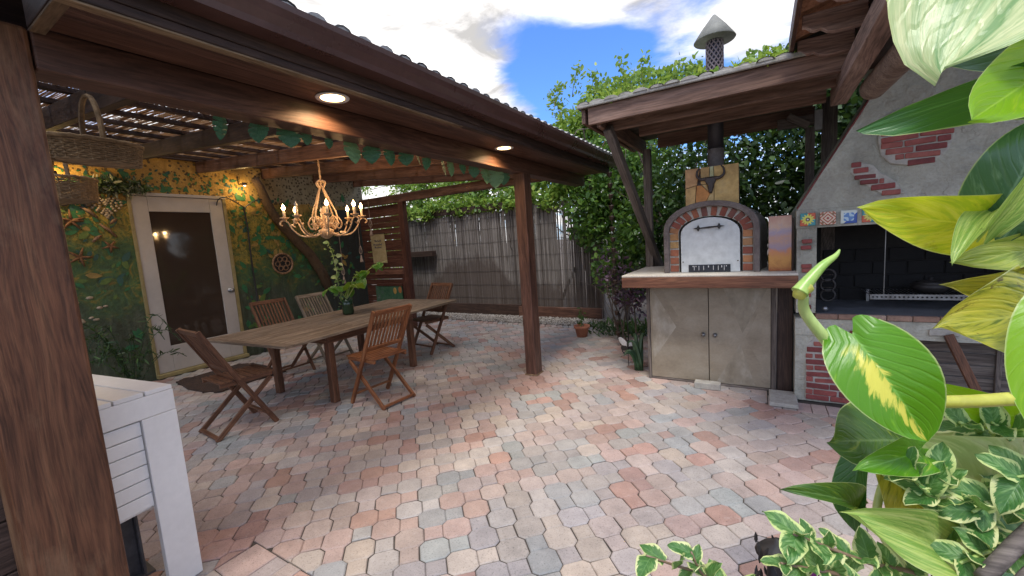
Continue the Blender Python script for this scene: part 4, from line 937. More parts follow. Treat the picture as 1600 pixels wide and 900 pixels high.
bb('bottom_shelf', .03, LX - .03, -LY + .03, -.04, T - .52, T - .505)
put('latch', MB().ball(BM_ @ Vector((-.006, -.10, T - .19)), .009, n=8), STEEL, bench, smooth=True)
br = thing('metal_bracket', 'dark grey metal channel standing on the pavers under the white cart', 'bracket', (-2.62, .62, 0))
GM = simple('grey_metal', (.05, .05, .055), (.12, .12, .13), 14, .5); 
put('channel', MB().box(-2.72, -2.60, .50, .515, 0, .40).box(-2.615, -2.60, .515, .60, 0, .40).box(-2.615, -2.57, .60, .612, 0, .40), GM, br, bevel=.003)
put('foot_plate', MB().box(-2.74, -2.56, .47, .64, 0, .012), GM, br)
lz = thing('gecko_ornament', 'tiny metal gecko ornament lying on top of the white cart', 'ornament', tuple(BM_ @ Vector((.16, -.42, T + .018))))
q0 = BM_ @ Vector((.16, -.42, T + .024))
put('body', MB().tube([q0 + Vector((-.03, 0, 0)), q0 + Vector((-.012, .008, .002)), q0 + Vector((.01, 0, .002)), q0 + Vector((.03, -.01, 0)), q0 + Vector((.045, .004, 0))], [.002, .006, .006, .004, .001], 6), STEEL, lz, smooth=True)
put('legs', MB().tube([q0 + Vector((-.01, -.02, -.004)), q0 + Vector((-.008, 0, 0)), q0 + Vector((-.002, .024, -.004))], .0016, 4).tube([q0 + Vector((.014, -.022, -.004)), q0 + Vector((.012, 0, 0)), q0 + Vector((.02, .02, -.004))], .0016, 4), STEEL, lz)
# ------------------------------------------------------------------ things on and by the mural
WX = -6.866
def onwall(nm, mb, m, label, cat, **k): return tag(put(nm, mb, m, **k), label, cat)
WD = wood('driftwood', (.12, .06, .03), (.30, .17, .09), (.45, .3, .18)); STAR = simple('brown_starfish', (.14, .06, .025), (.28, .14, .06), 30, .9, .8, .004)
def star(y, z, r, a0):
    mb = MB().ball((WX + .014, y, z), .014, .022, .022, 8)
    for k in range(5): a = a0 + k * 2 * math.pi / 5; mb.tube([(WX + .016, y, z), (WX + .014, y + .55 * r * math.cos(a), z + .55 * r * math.sin(a)), (WX + .008, y + r * math.cos(a), z + r * math.sin(a))], [.018, .013, .004], 6)
    return mb
def wp(px, py): r = ray(px, py); return CAM + r * ((WX - CAM.x) / r.x)
for (px, py, r, a0, lab) in ((110, 345, .13, .3, 'large orange brown starfish at the upper left of the mural'), (124, 402, .12, 1.2, 'brown starfish low on the mural beside the big post'), (172, 385, .08, .9, 'small starfish on the mural nearest the door frame')):
    p = wp(px, py); onwall('starfish', star(p.y, p.z, r, a0), STAR, lab, 'starfish', smooth=True)
sticks = [((125, 323), (152, 340), 'driftwood stick slanting down at the top of the green mural'), ((155, 350), (182, 370), 'longer driftwood stick below the shell heart'), ((145, 378), (158, 368), 'short driftwood piece in the middle of the mural'), ((100, 348), (130, 345), 'level driftwood piece behind the large starfish'), ((172, 350), (182, 342), 'short stub of driftwood under the shell heart')]
for a, b, lab in sticks:
    p, q = wp(*a), wp(*b); mid_ = (p + q) / 2 + Vector((.02, 0, .01)); onwall('driftwood', MB().tube([p, mid_, q], [.012, .02, .012], 7), STAR if 'level' in lab else WD, lab, 'driftwood', smooth=True)
hp = wp(165, 322); hw = thing('shell_heart', 'heart shaped wreath of small shells on the mural left of the door', 'wreath', tuple(hp))
SH = simple('shell', (.28, .2, .12), (.5, .42, .3), 30, .6); k_ = 0
shell = mesh_of('shell', MB().lathe([(0, 0), (.018, .002), (.016, .012), (.006, .022), (0, .024)], (0, 0, 0), 8, Matrix.Rotation(math.pi / 2, 4, 'Y')), SH, True)
for r_, n_ in ((1.0, 26), (.7, 18), (.42, 10)):
    for k in range(n_):
        a = 2 * math.pi * k / n_; hx = 16 * math.sin(a) ** 3 / 16 * .15 * r_; hz = (13 * math.cos(a) - 5 * math.cos(2 * a) - 2 * math.cos(3 * a) - math.cos(4 * a)) / 16 * .13 * r_
        link('shell', shell, Matrix.Translation((WX, hp.y + hx, hp.z + hz)), hw, None)
cp = wp(115, 303); ct = thing('turtle_ornament', 'brown turtle ornament on the yellow top of the mural', 'ornament', tuple(cp)); TB = simple('brown_shell', (.05, .035, .02), (.14, .1, .06), 20, .7)
put('shell_dome', MB().ball((WX + .03, cp.y, cp.z), .05, .15, .12, 14), TB, ct, smooth=True)
for dy, dz, l in ((.15, .04, .05), (.1, -.12, .04), (-.1, -.12, .04), (-.14, .06, .04), (.12, .13, .04)): put('flipper', MB().ball((WX + .02, cp.y + dy, cp.z + dz), .02, l, .03, 8), TB, ct, smooth=True)
cc_ = thing('dried_wreath', 'spiky dark dried flower wreath above the shell heart', 'wreath', tuple(wp(185, 292))); pc = wp(182, 292)
DG = greens('dried_spray', [(0, (.02, .03, .015)), (.6, (.10, .14, .06)), (1, (.4, .4, .3))])
leaves('sprays', clump(700, (WX + .06, pc.y, pc.z), (.05, .32, .11)), None, .07, DG, cc_, .3, .1, 31)
# painted stones and shells low on the left wall
for k in range(9):
    px, py = R_.uniform(118, 165), R_.uniform(465, 505); p = wp(px, py); lab = None
    if k == 0: sg = thing('shell_cluster', 'scatter of pale shells fixed low on the green mural', 'shells', tuple(p))
    put('shell', MB().ball((WX + .006, p.y, p.z), .012, R_.uniform(.02, .04), R_.uniform(.012, .022), 8), SH, sg, smooth=True)
wpz = wp(441, 412); wh = thing('wheel_ornament', 'round bronze spoked medallion on the mural above the chairs', 'ornament', tuple(wpz))
put('rim', MB().tube([(WX + .02, wpz.y + .165 * math.cos(a), wpz.z + .165 * math.sin(a)) for a in np.linspace(0, 2 * math.pi, 33)[:-1]], .017, 8, closed=True), WD, wh, smooth=True)
for k in range(6):
    a = k * math.pi / 3; put('ring', MB().tube([(WX + .02, wpz.y + .085 * math.cos(a) + .038 * math.cos(b), wpz.z + .085 * math.sin(a) + .038 * math.sin(b)) for b in np.linspace(0, 2 * math.pi, 13)[:-1]], .009, 6, closed=True), WD, wh, smooth=True)
put('plate', MB().lathe([(0, 0), (.15, 0), (.15, .01), (0, .01)], (WX + .001, wpz.y, wpz.z), 24, Matrix.Rotation(math.pi / 2, 4, 'Y')), IRON, wh)
for k, (px, py) in enumerate(((492, 385), (500, 410))): pass
# leaning real trunk across the mural
tk = [wp(*p) for p in ((393, 268), (403, 292), (413, 315), (424, 335), (440, 355), (462, 378), (482, 398), (500, 425), (512, 450))]
tt = put('climbing_tree', MB().tube([Vector((WX + .05, p.y, min(p.z, 2.74))) for p in tk], [.06, .065, .075, .07, .075, .08, .085, .09, .09], 12, flat=.8), simple('carved_trunk', (.03, .018, .01), (.11, .065, .03), 8, .8, 1.0, .02, c3=(.10, .055, .03)), smooth=True); tag(tt, 'crooked brown tree trunk climbing the mural behind the chandelier', 'trunk')
kn = MB()
# shepherd hook pole beside the door
pp = [wp(372, 475), wp(360, 390), wp(352, 318)]; hk = thing('iron_trellis', 'tall thin black iron pole with curved top beside the glass door', 'trellis', (pp[0].x + .08, pp[0].y, 0))
px0 = WX + .07; ys = [(px0, 3.44, z) for z in np.linspace(0, 2.3, 8)]
put('pole', MB().tube([(px0 + .012 * math.sin(i * 1.7), 3.42 + .012 * math.cos(i * 2.1), z) for i, (a_, b_, z) in enumerate(ys)], .012, 6), IRON, hk)
for s in (1, -1): put('curved_arm', MB().tube([(px0, 3.42 + s * .42 * math.sin(a) * .9, 2.28 + .14 * math.sin(2 * a) ) for a in np.linspace(0, 1.5, 10)], .008, 5), IRON, hk)
# fern by the door
fn = thing('fern', 'dark arching fern standing on the floor left of the glass door', 'plant', (-6.45, 1.75, 0)); FP = []; fm = MB()
for k in range(17):
    a = R_.uniform(0, 6.28); l_ = R_.uniform(.35, .8); hgt = R_.uniform(.4, .95); c = [Vector((-6.45 + l_ * u * math.cos(a) * .7 * (.4 if math.cos(a) < 0 else 1), 1.72 + l_ * u * math.sin(a) * .75, hgt * math.sin(u * 2.3) / .98)) for u in np.linspace(0, 1, 9)]
    fm.tube(c, .004, 4)
    for i in range(1, 8):
        for q in range(5): FP.append(c[i].lerp(c[i + 1], q / 5))
put('fronds', fm, LEAF_D, fn); kind(leaves('leaflets', np.array([tuple(p) for p in FP]), None, .065, LEAF_D, fn, .22, .3, 33), 'stuff')
# mat
mt = MB(); n = 40; hm = simple('dark_hide_mat', (.025, .014, .009), (.075, .04, .025), 18, .95, 1, .008)
op = [((-5.86 + (.50 + .09 * R_.random()) * math.copysign(abs(math.cos(a)) ** .35, math.cos(a))), 2.50 + (.42 + .07 * R_.random()) * math.copysign(abs(math.sin(a)) ** .35, math.sin(a))) for a in np.linspace(0, 2 * math.pi, n + 1)[:-1]]
tag(put('door_mat', mt.prism(op, I4, .001, .022, .01, .006), hm), 'ragged dark brown mat on the pavers in front of the glass door', 'mat')
# ------------------------------------------------------------------ oven cabinet
cab = thing('oven_cabinet', 'brushed metal clad cabinet with a thick wood edged counter under the pizza oven', 'cabinet', (-.43, 4.5, 0))
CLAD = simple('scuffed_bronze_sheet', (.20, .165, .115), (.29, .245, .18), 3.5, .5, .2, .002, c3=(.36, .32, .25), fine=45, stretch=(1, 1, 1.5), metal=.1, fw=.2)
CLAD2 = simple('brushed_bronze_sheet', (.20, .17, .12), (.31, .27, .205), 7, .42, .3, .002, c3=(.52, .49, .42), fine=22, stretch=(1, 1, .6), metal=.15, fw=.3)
put('carcass', MB().box(-.985, .105, 4.262, 4.93, .004, .965), W_DARK, cab)
bbeam('frame_post', -1.003, -.972, 4.222, 4.262, .0, .968, W_GREY, cab); bbeam('frame_post', .068, .108, 4.222, 4.262, .0, .968, W_GREY, cab)
bbeam('frame_rail', -.971, .067, 4.226, 4.262, .0, .022, W_GREY, cab)
for k, (a, b) in enumerate(((-.968, -.437), (-.431, .064))):
    d = put('door', MB().box(a, b, 4.224, 4.26, .026, .962), CLAD, cab, bevel=.003)
    kx = b - .045 if k == 0 else a + .05
    put('knob', MB().lathe([(.0, 0), (.02, .001), (.02, .004), (.008, .006), (.008, .018), (.017, .024), (.018, .032), (.0, .036)], (kx, 4.224, .49), 14, Matrix.Rotation(math.pi / 2, 4, 'X')), STEEL, d, smooth=True)
    put('escutcheon', MB().lathe([(0, 0), (.022, 0), (.022, .002), (0, .0025)], (kx + (.0 if k == 0 else .03), 4.2238, .43), 14, Matrix.Rotation(math.pi / 2, 4, 'X')), CLAD2, d)
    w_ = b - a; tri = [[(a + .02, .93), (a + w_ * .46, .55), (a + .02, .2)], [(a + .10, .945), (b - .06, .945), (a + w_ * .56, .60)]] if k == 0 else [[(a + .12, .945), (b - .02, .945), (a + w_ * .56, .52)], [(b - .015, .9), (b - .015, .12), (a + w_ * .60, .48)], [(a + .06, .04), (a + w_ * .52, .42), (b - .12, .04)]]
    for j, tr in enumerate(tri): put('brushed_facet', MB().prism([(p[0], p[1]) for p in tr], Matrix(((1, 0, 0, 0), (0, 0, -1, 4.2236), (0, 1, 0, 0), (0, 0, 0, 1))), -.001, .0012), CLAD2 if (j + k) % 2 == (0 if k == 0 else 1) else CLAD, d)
bbeam('recess_shade_board', .112, .226, 4.25, 4.275, .0, .965, W_DARK, cab)  # dark board put in for the shade of the recess beside the cabinet
bbeam('counter_edge', -1.165, .245, 3.945, 3.985, .972, 1.072, wood('counter_edge_wood', (.09, .03, .018), (.19, .08, .045), (.33, .16, .09), rough=.55), cab, bevel=.005)
bbeam('counter_edge', -1.163, -1.125, 3.987, 4.95, .972, 1.072, W_CEDAR, cab, bevel=.005)
put('counter_top', MB().box(-1.165, .245, 3.947, 4.97, 1.0735, 1.092), CONC, cab, bevel=.004)
put('counter_base', MB().box(-1.12, .24, 3.99, 4.95, .972, 1.072), W_DARK, cab)
# ------------------------------------------------------------------ pizza oven
ov = thing('pizza_oven', 'arched brick and stone pizza oven with white metal door on the counter', 'oven', (-.41, 4.5, 1.09))
OX, OZ, OY = -.41, 1.092, 4.15
def arch(hw, spring, top, n=16, base=0.0):
    """half-width, spring height, crown height (a flattened arch)"""
    pts = [(hw, base), (hw, spring)]
    for i in range(1, n): a = math.pi * i / n; pts.append((hw * math.cos(a), spring + (top - spring) * math.sin(a) ** .9))
    return pts + [(-hw, spring), (-hw, base)]
YM = lambda y: Matrix(((1, 0, 0, OX), (0, 0, 1, y), (0, 1, 0, OZ), (0, 0, 0, 1)))
def band(a, b, y0, y1):
    mb = MB(); n = len(a); vs = []
    for y in (y0, y1):
        for p in a + b: vs.append((OX + p[0], y, OZ + p[1]))
    fs = []
    for i in range(n - 1):
        fs += [(i, i + 1, n + i + 1, n + i), (2 * n + i + 1, 2 * n + i, 3 * n + i, 3 * n + i + 1), (i + 1, i, 2 * n + i, 2 * n + i + 1), (n + i, n + i + 1, 3 * n + i + 1, 3 * n + i)]
    fs += [(0, n, 3 * n, 2 * n), (n - 1, 3 * n - 1, 4 * n - 1, 2 * n - 1)]
    return mb.add(vs, fs)
put('mortar_face', band(arch(.262, .36, .508), arch(.345, .37, .595), OY + .006, OY + .14), MORT, ov)
BANDM = simple('dark_stone_band', (.07, .055, .05), (.16, .13, .12), 10, .8, .8, .008, c3=(.22, .19, .17))
put('arch_band', band(arch(.345, .37, .597), arch(.392, .385, .645), OY - .03, OY + .16), BANDM, ov, bevel=.006)
RCOL = [(.36, .12, .07), (.42, .15, .08), (.30, .09, .06), (.48, .22, .10), (.22, .09, .07), (.5, .19, .11)]
ORC = [(.55, .33, .13), (.58, .30, .12)]
def brickpiece(parent, M, w_, h_, d, col, m=None, jit=.0):
    key = (round(w_, 3), round(h_, 3), round(d, 3), (m or BRICK).name)
    if key not in brickpiece.c: brickpiece.c[key] = mesh_of('brick', MB().box(-w_ / 2, w_ / 2, -d / 2, d / 2, -h_ / 2, h_ / 2), m or BRICK)
    o = link('brick', brickpiece.c[key], M @ Matrix.Rotation(R_.gauss(0, jit), 4, 'Y'), parent, col, .004, 1); return o
brickpiece.c = {}
for s in (-1, 1):
    for k in range(5):
        c = R_.choice(RCOL); 
        if s < 0 and k in (3, 4): c = ORC[k - 3]
        if s > 0 and k == 3: c = (.5, .27, .13)
        brickpiece(ov, Matrix.Translation((OX + s * .302, OY + .028, OZ + .04 + k * .074)), .075, .060, .06, c, jit=.03)
for k in range(12):
    a = math.pi * (k + .5) / 12; top = .508; sp_ = .36
    x, z = .262 * math.cos(a), sp_ + (top - sp_) * math.sin(a) ** .9; x2, z2 = .345 * math.cos(a), .37 + .225 * math.sin(a) ** .9
    ang = math.atan2(z2 - z, x2 - x) - math.pi / 2; ln = min(math.hypot(x2 - x, z2 - z) * .92, .10)
    brickpiece(ov, Matrix.Translation((OX + (x + x2) / 2, OY + .028, OZ + (z + z2) / 2)) @ Matrix.Rotation(-ang, 4, 'Y'), .048, ln, .06, R_.choice(RCOL if k > 4 else RCOL[:1] + RCOL[2:3] + RCOL[4:5]), jit=.03)
DW = simple('white_enamel_sheet', (.50, .53, .53), (.60, .63, .63), 4, .35, .08, .001, fine=14, c3=(.66, .68, .67))
dr = put('oven_door', MB().prism(arch(.243, .345, .497, base=.002)[::-1], YM(0), OY - .004, OY + .016), DW, ov, bevel=.003)
hd = MB().tube([(OX - .075, OY - .03, OZ + .405), (OX, OY - .036, OZ + .408), (OX + .065, OY - .03, OZ + .412)], [.006, .010, .006], 8)
for s, x in ((-1, OX - .09), (1, OX + .08)):
    zc = OZ + .405 + (.008 if s > 0 else 0)
    hd.box(x - .012, x + .012, OY - .028, OY - .004, zc - .007, zc + .007)
    hd.prism([(0, .03), (.012, .008), (.045, 0), (.012, -.008), (0, -.03), (-.01, -.01), (-.022, 0), (-.01, .01)], Matrix(((s, 0, 0, x), (0, 0, 1, OY - .024), (0, 1, 0, zc), (0, 0, 0, 1))), 0, .012)
put('handle', hd, IRON, dr)
put('vent_plate', MB().box(OX - .178, OX + .168, OY - .010, OY - .0045, OZ + .004, OZ + .072), simple('black_plate', (.012, .014, .02), (.025, .028, .04), 10, .4), dr)
vb = MB()
for x, l_, tk_ in ((-.13, .038, 0), (-.115, .008, 1), (-.09, .04, 0), (-.05, .038, 0), (-.01, .014, 1), (.03, .038, 0), (.07, .04, 0), (.098, .016, 1), (.118, .042, 0), (.135, .008, 1), (-.14, .007, 1)):
    wv = .004 if not tk_ else .007; vb.box(OX + x - wv / 2, OX + x + wv / 2, OY - .0125, OY - .0102, OZ + .060 - l_, OZ + .062)
put('vent_bars', vb, simple('white_marks', (.6, .6, .6), (.7, .7, .7)), dr)
for sx in (-.226, .226): put('rivet', MB().ball((OX + sx, OY - .006, OZ + .10), .006, .004, .006, 8), RUST, dr)
# domed body: stone cobbles on the left, rough dark render on the right
ROUGH = simple('rough_grey_render', (.10, .095, .085), (.24, .225, .20), 14, .95, 1.0, .02, c3=(.16, .15, .13))
body = MB(); prof = arch(.39, .385, .642, 20); rr = [(.0, 1.0, 1.0), (.12, 1.04, 1.0), (.28, 1.14, .98), (.5, 1.16, .94), (.68, 1.02, .86), (.80, .72, .7)]
for (dy, sx, sz) in rr: body.v += [Vector((OX + p[0] * sx, OY + .10 + dy, OZ + p[1] * sz)) for p in prof]
n = len(prof)
for r in range(len(rr) - 1):
    for i in range(n - 1): body.f.append((r * n + i, r * n + i + 1, (r + 1) * n + i + 1, (r + 1) * n + i))
body.f += [tuple(reversed(range(n))), tuple((len(rr) - 1) * n + i for i in range(n))]
put('dome', body, ROUGH, ov, smooth=True)
sb = MB(); COB = simple('cobble_stone', (.20, .17, .12), (.42, .38, .28), 12, .85, .6, .005)
nk = 0
for r in range(12):
    for k in range(9):
        z = .03 + r * .05 + R_.gauss(0, .006); yy = .14 + k * .062 + (.03 if r % 2 else 0)
        sx = 1.04 + .12 * math.sin((yy - .1) * 2.6); hw_ = .39 if z < .385 else .39 * math.sqrt(max(0, 1 - ((z - .385) / .257) ** 2))
        if hw_ < .2: continue
        M = Matrix.Translation((OX - hw_ * sx, OY + .1 + yy, OZ + z)); s = R_.uniform(.018, .028)
        o = link('cobble', None or mesh_of('cobble', MB().ball((0, 0, 0), .012, s, s * R_.uniform(.7, 1), 7), COB, True), M, ov)
# stone faced flue box with bull skull
BX0, BX1, BZ0, BZ1, BY = -.605, -.175, OZ + .585, 2.035, 4.17
put('flue_box', MB().box(BX0 + .004, BX1 - .004, BY + .01, BY + .24, BZ0, BZ1 - .003), simple('dark_slate_side', (.06, .05, .05), (.12, .10, .10), 8, .8), ov)
SLAB = simple('ochre_flagstone', (.34, .22, .10), (.55, .40, .20), 7, .8, .6, .006, c3=(.62, .52, .36), objcol=True, fine=30)
def slab(pts, col, parent=ov, y=BY, d=.012, m=SLAB):
    return put('flagstone', MB().prism(pts, Matrix(((1, 0, 0, 0), (0, 0, -1, y), (0, 1, 0, 0), (0, 0, 0, 1))), -.01, d, .004, .003), m, parent, color=col)
mx_ = -.375
slab([(BX0, 1.865), (-.51, 1.885), (-.48, BZ1), (BX0, BZ1)], (1.0, .82, .80)); slab([(-.476, 1.89), (mx_ - .03, 1.885), (mx_ - .03, BZ1), (-.476, BZ1)], (1.0, .9, .75))
slab([(mx_ - .026, 1.86), (mx_ + .004, 1.86), (mx_ + .004, BZ1), (mx_ - .026, BZ1)], (.85, 1.15, 1.2)); slab([(mx_ + .008, BZ0), (BX1, BZ0), (BX1, BZ1), (mx_ + .008, BZ1)], (1.0, .95, .75))
slab([(BX0, BZ0), (-.53, BZ0), (-.515, 1.88), (BX0, 1.86)], (1.1, 1.0, .85)); slab([(-.525, BZ0), (-.46, BZ0), (-.40, 1.80), (-.47, 1.88), (-.51, 1.88)], (1.0, .62, .40)); slab([(-.455, BZ0), (mx_ + .004, BZ0), (mx_ + .004, 1.855), (mx_ - .03, 1.88), (-.465, 1.885), (-.395, 1.8)], (1.05, 1.05, .95))
sk = thing('bull_skull', 'dark iron bull skull with curved horns on the stone flue box', 'ornament', (-.395, BY - .02, 1.90)); sx_, sz_ = -.395, 1.925
SKM = simple('iron_casting', (.02, .014, .012), (.06, .042, .036), 20, .5, .2)
put('skull', MB().prism([(-.045, .02), (.045, .02), (.05, -.005), (.03, -.05), (.018, -.10), (.010, -.125), (-.010, -.125), (-.018, -.10), (-.03, -.05), (-.05, -.005)], Matrix(((1, 0, 0, sx_), (0, 0, -1, BY - .012), (0, 1, 0, sz_), (0, 0, 0, 1))), 0, .03, .014, .012), SKM, sk)
for s in (-1, 1):
    hp_ = spline([(sx_ + s * .035, BY - .03, sz_ + .006), (sx_ + s * .075, BY - .03, sz_ + .004), (sx_ + s * .108, BY - .032, sz_ + .035), (sx_ + s * .105, BY - .035, sz_ + .08), (sx_ + s * .085, BY - .035, sz_ + .105)], 14)
    put('horn', MB().tube(hp_, [.017 - .012 * i / len(hp_) for i in range(len(hp_))], 8), SKM, sk, smooth=True)
# flue pipe and cowl
fl = thing('flue_pipe', 'round black flue pipe with lattice collar and cone cowl rising through the oven roof', 'flue', (-.364, 4.35, 2.03)); FX, FY = -.368, 4.35
put('lower_pipe', MB().lathe([(.076, 0), (.076, .012), (.070, .02), (.070, .155), (.073, .16), (.073, .17), (.066, .175)], (FX, FY, 2.036), 24), simple('grey_rusty_pipe', (.10, .085, .08), (.20, .18, .17), 14, .6), fl, smooth=True)
put('black_pipe', MB().lathe([(.067, 0), (.067, .70)], (FX, FY, 2.20), 24), simple('matt_black_pipe', (.02, .018, .022), (.04, .036, .042), 8, .45), fl, smooth=True)
put('inner_pipe', MB().lathe([(.058, 0), (.058, .36)], (FX, FY, 2.80), 20), simple('dark_inner', (.04, .045, .075), (.06, .065, .10), 8), fl, smooth=True)
lt_ = MB()
for s in (-1, 1):
    for k in range(12):
        a0 = 2 * math.pi * k / 12; lt_.tube([(FX + .069 * math.cos(a0 + s * .33 * i), FY + .069 * math.sin(a0 + s * .33 * i), 2.80 + .034 * i) for i in range(11)], .0062, 5)
put('lattice_collar', lt_, simple('lattice_metal', (.16, .12, .13), (.26, .21, .22), 10, .5), fl)
cone = MB().lathe([(.168, 0), (.172, .004), (.095, .115), (.012, .215), (.0, .218)], (FX - .0, FY, 3.15), 28).lathe([(.168, -.001), (.0, .16)], (FX, FY, 3.15), 28)
put('cone_cowl', cone, simple('galvanised_sheet', (.17, .17, .145), (.28, .28, .245), 8, .6, .1, .001), fl, smooth=True)
# painted stone slab leaning at the right of the oven
t = MT('sunset_stone', .6); P = t.coord(); s_ = t.n('SeparateXYZ', t.n('TexCoord').outputs['Generated']).outputs[2]; a = t.noise(P, 11, 6, .7, .6); f = t.math('MULTIPLY_ADD', t.math('SUBTRACT', a, .5), .5, s_)
t.base(t.ramp(f, [(0, (.32, .10, .03)), (.2, (.55, .27, .07)), (.34, (.52, .22, .10)), (.45, (.30, .24, .30)), (.58, (.45, .27, .20)), (.7, (.33, .28, .36)), (.82, (.52, .36, .27)), (1, (.46, .26, .20))])); t.bump(a, .5, .006)
tag(put('stone_slab', MB().box(.045, .208, 4.14, 4.165, 1.094, 1.555), t.m, bevel=.004), 'orange and violet veined stone slab standing on the counter between oven and grill', 'slab')
bbeam('edge_strip', .212, .224, 4.14, 4.17, 1.094, 1.53, W_DARK, cab)
# ------------------------------------------------------------------ oven roof
rf = thing('oven_roof', 'small mossy tiled timber roof sheltering the pizza oven', 'roof', (-.5, 4.4, 0))
W_FAS = wood('rusty_cedar_fascia', (.10, .052, .036), (.24, .14, .10), (.38, .25, .19), rough=.7, grain=9, knots=True)
bbeam('fascia', -1.30, .488, 3.585, 3.625, 2.455, 2.60, W_FAS, rf); bbeam('joist', -1.24, .485, 3.80, 3.84, 2.42, 2.55, W_FAS, rf)
bbeam('joist', -1.0, .42, 4.12, 4.17, 2.40, 2.54, W_FAS, rf); bbeam('joist', -1.0, .42, 4.95, 5.0, 2.42, 2.56, W_FAS, rf)
bbeam('end_rafter', -1.365, -1.33, 3.60, 5.3, 2.475, 2.60, W_FAS, rf); bbeam('end_rafter', -1.24, -1.20, 3.63, 5.3, 2.43, 2.575, W_FAS, rf)
put('roof_deck', MB().box(-1.39, .42, 3.575, 5.35, 2.603, 2.62), W_GREY, rf); bbeam('mortar_edge', -1.39, .42, 3.55, 3.574, 2.597, 2.632, TILE, rf, bevel=.008)
bbeam('post', -1.16, -1.08, 4.92, 5.0, 0, 2.42, W_GREY, rf); bbeam('post', .47, .58, 4.86, 4.96, 0, 2.6, W_GREY, rf); bbeam('post', .34, .41, 4.80, 4.86, 0, 2.35, W_GREY, rf)
beam('brace', (-1.18, 3.75, 2.44), (-1.03, 5.3, .9), .07, .085, W_GREY, rf)
beam('brace', (.36, 4.75, 2.35), (.20, 4.75, 2.46), .06, .06, W_GREY, rf); bbeam('corbel', .12, .40, 4.76, 4.81, 2.36, 2.45, W_GREY, rf)
put('bracket', MB().box(.40, .455, 4.72, 4.78, 2.30, 2.47), simple('galv', (.25, .25, .25), (.4, .4, .4)), rf)
tm_ = mesh_of('roof_tile', barrel(.058, .5), TILE)
for r in range(4):
    for k in range(15):
        M = Matrix.Translation((-1.33 + k * .122 + R_.gauss(0, .004), 3.545 + r * .42 + R_.gauss(0, .008), 2.622 + r * .006)) @ Matrix.Rotation(math.pi / 2 + R_.gauss(0, .02), 4, 'Z') @ Matrix.Rotation(.0, 4, 'Y') @ Matrix.Diagonal((1, 1, .55, 1)); link('roof_tile', tm_, M, rf)
ms = thing('moss', 'bright green creeping plants growing along the oven roof tiles', 'plants', (-.5, 4.3, 2.64)); Pm = []
for k in range(110): c = (R_.uniform(-1.35, .2), R_.uniform(3.6, 3.95), 2.64); Pm.append(clump(18, c, (.06, .06, .03)))
for c, r, n in (((-.86, 4.3, 2.76), (.26, .2, .10), 800), ((-.6, 4.4, 2.78), (.2, .2, .12), 500), ((-.1, 4.0, 2.72), (.16, .2, .08), 500), ((.08, 4.0, 2.74), (.12, .2, .10), 300), ((-1.1, 4.2, 2.70), (.2, .2, .06), 400)): Pm.append(clump(n, c, r))
o = leaves('creeper', np.concatenate(Pm), None, .045, LEAF_Y, ms, .55, .3, 41)
# ------------------------------------------------------------------ barbecue grill
gr = thing('masonry_grill', 'cream stucco outdoor grill with sloping chimney hood, tiles and exposed red brick', 'grill', (1.1, 4.5, 0)); GX0, GX1, GY = .24, 1.95, 4.10
def sgrid(fn, name, m=STUCCO, nu=14, nv=14): return put(name, MB().grid(fn, nu, nv), m, gr, smooth=True)
def lumps(x, z, k=1): return .018 * k * (noise.noise(Vector((x * 3.1, z * 3.1, 2.2))) + .5 * noise.noise(Vector((x * 9, z * 9, 5))))
OPX0, OPX1, OPZ0, OPZ1 = .372, 1.83, .745, 1.44
def slabbox(nm, x0, x1, z0, z1, y0=GY, y1=4.9, m=STUCCO):
    nx, nz = max(2, int((x1 - x0) / .04)), max(2, int((z1 - z0) / .04)); mb = MB(); mb.grid(lambda u, v: (x0 + (x1 - x0) * u, y0 + lumps(x0 + (x1 - x0) * u, z0 + (z1 - z0) * v), z0 + (z1 - z0) * v), nx, nz)
    mb.add([(x0, y1, z0), (x1, y1, z0), (x1, y1, z1), (x0, y1, z1), (x0, y0 + .01, z0), (x1, y0 + .01, z0), (x1, y0 + .01, z1), (x0, y0 + .01, z1)], [(0, 3, 2, 1), (0, 4, 7, 3), (1, 2, 6, 5), (3, 7, 6, 2), (0, 1, 5, 4)]); return put(nm, mb, m, gr, bevel=0)
slabbox('pillar', GX0, OPX0, OPZ0 + .001, OPZ1 - .001); slabbox('pillar', OPX1, GX1, OPZ0 + .001, OPZ1 - .001)
slabbox('base_wall', GX0 - .004, .99, .0, .565); slabbox('base_wall', 1.85, GX1, .0, .565); slabbox('ledge', GX0 - .006, GX1, .566, .70, GY - .012)
slabbox('lintel', GX0 - .006, GX1, OPZ1, 1.585, GY - .008)
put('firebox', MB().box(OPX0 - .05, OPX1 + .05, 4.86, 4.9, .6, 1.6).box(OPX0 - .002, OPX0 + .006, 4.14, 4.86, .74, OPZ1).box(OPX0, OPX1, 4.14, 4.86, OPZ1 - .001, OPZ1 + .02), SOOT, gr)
put('hearth', MB().box(OPX0, OPX1, 4.12, 4.86, .70, .744), simple('blue_grey_slate', (.07, .08, .09), (.15, .16, .18), 8, .6), gr)
fb = MB(); 
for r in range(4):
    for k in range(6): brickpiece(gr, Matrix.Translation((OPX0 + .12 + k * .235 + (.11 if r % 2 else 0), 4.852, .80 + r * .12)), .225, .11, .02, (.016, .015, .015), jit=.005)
for k in range(10): brickpiece(gr, Matrix.Translation((OPX0 + .07 + k * .146, GY + .03, .723)), .142, .040, .10, R_.choice([(.42, .27, .20), (.36, .22, .16), (.45, .32, .25)]), jit=.004)
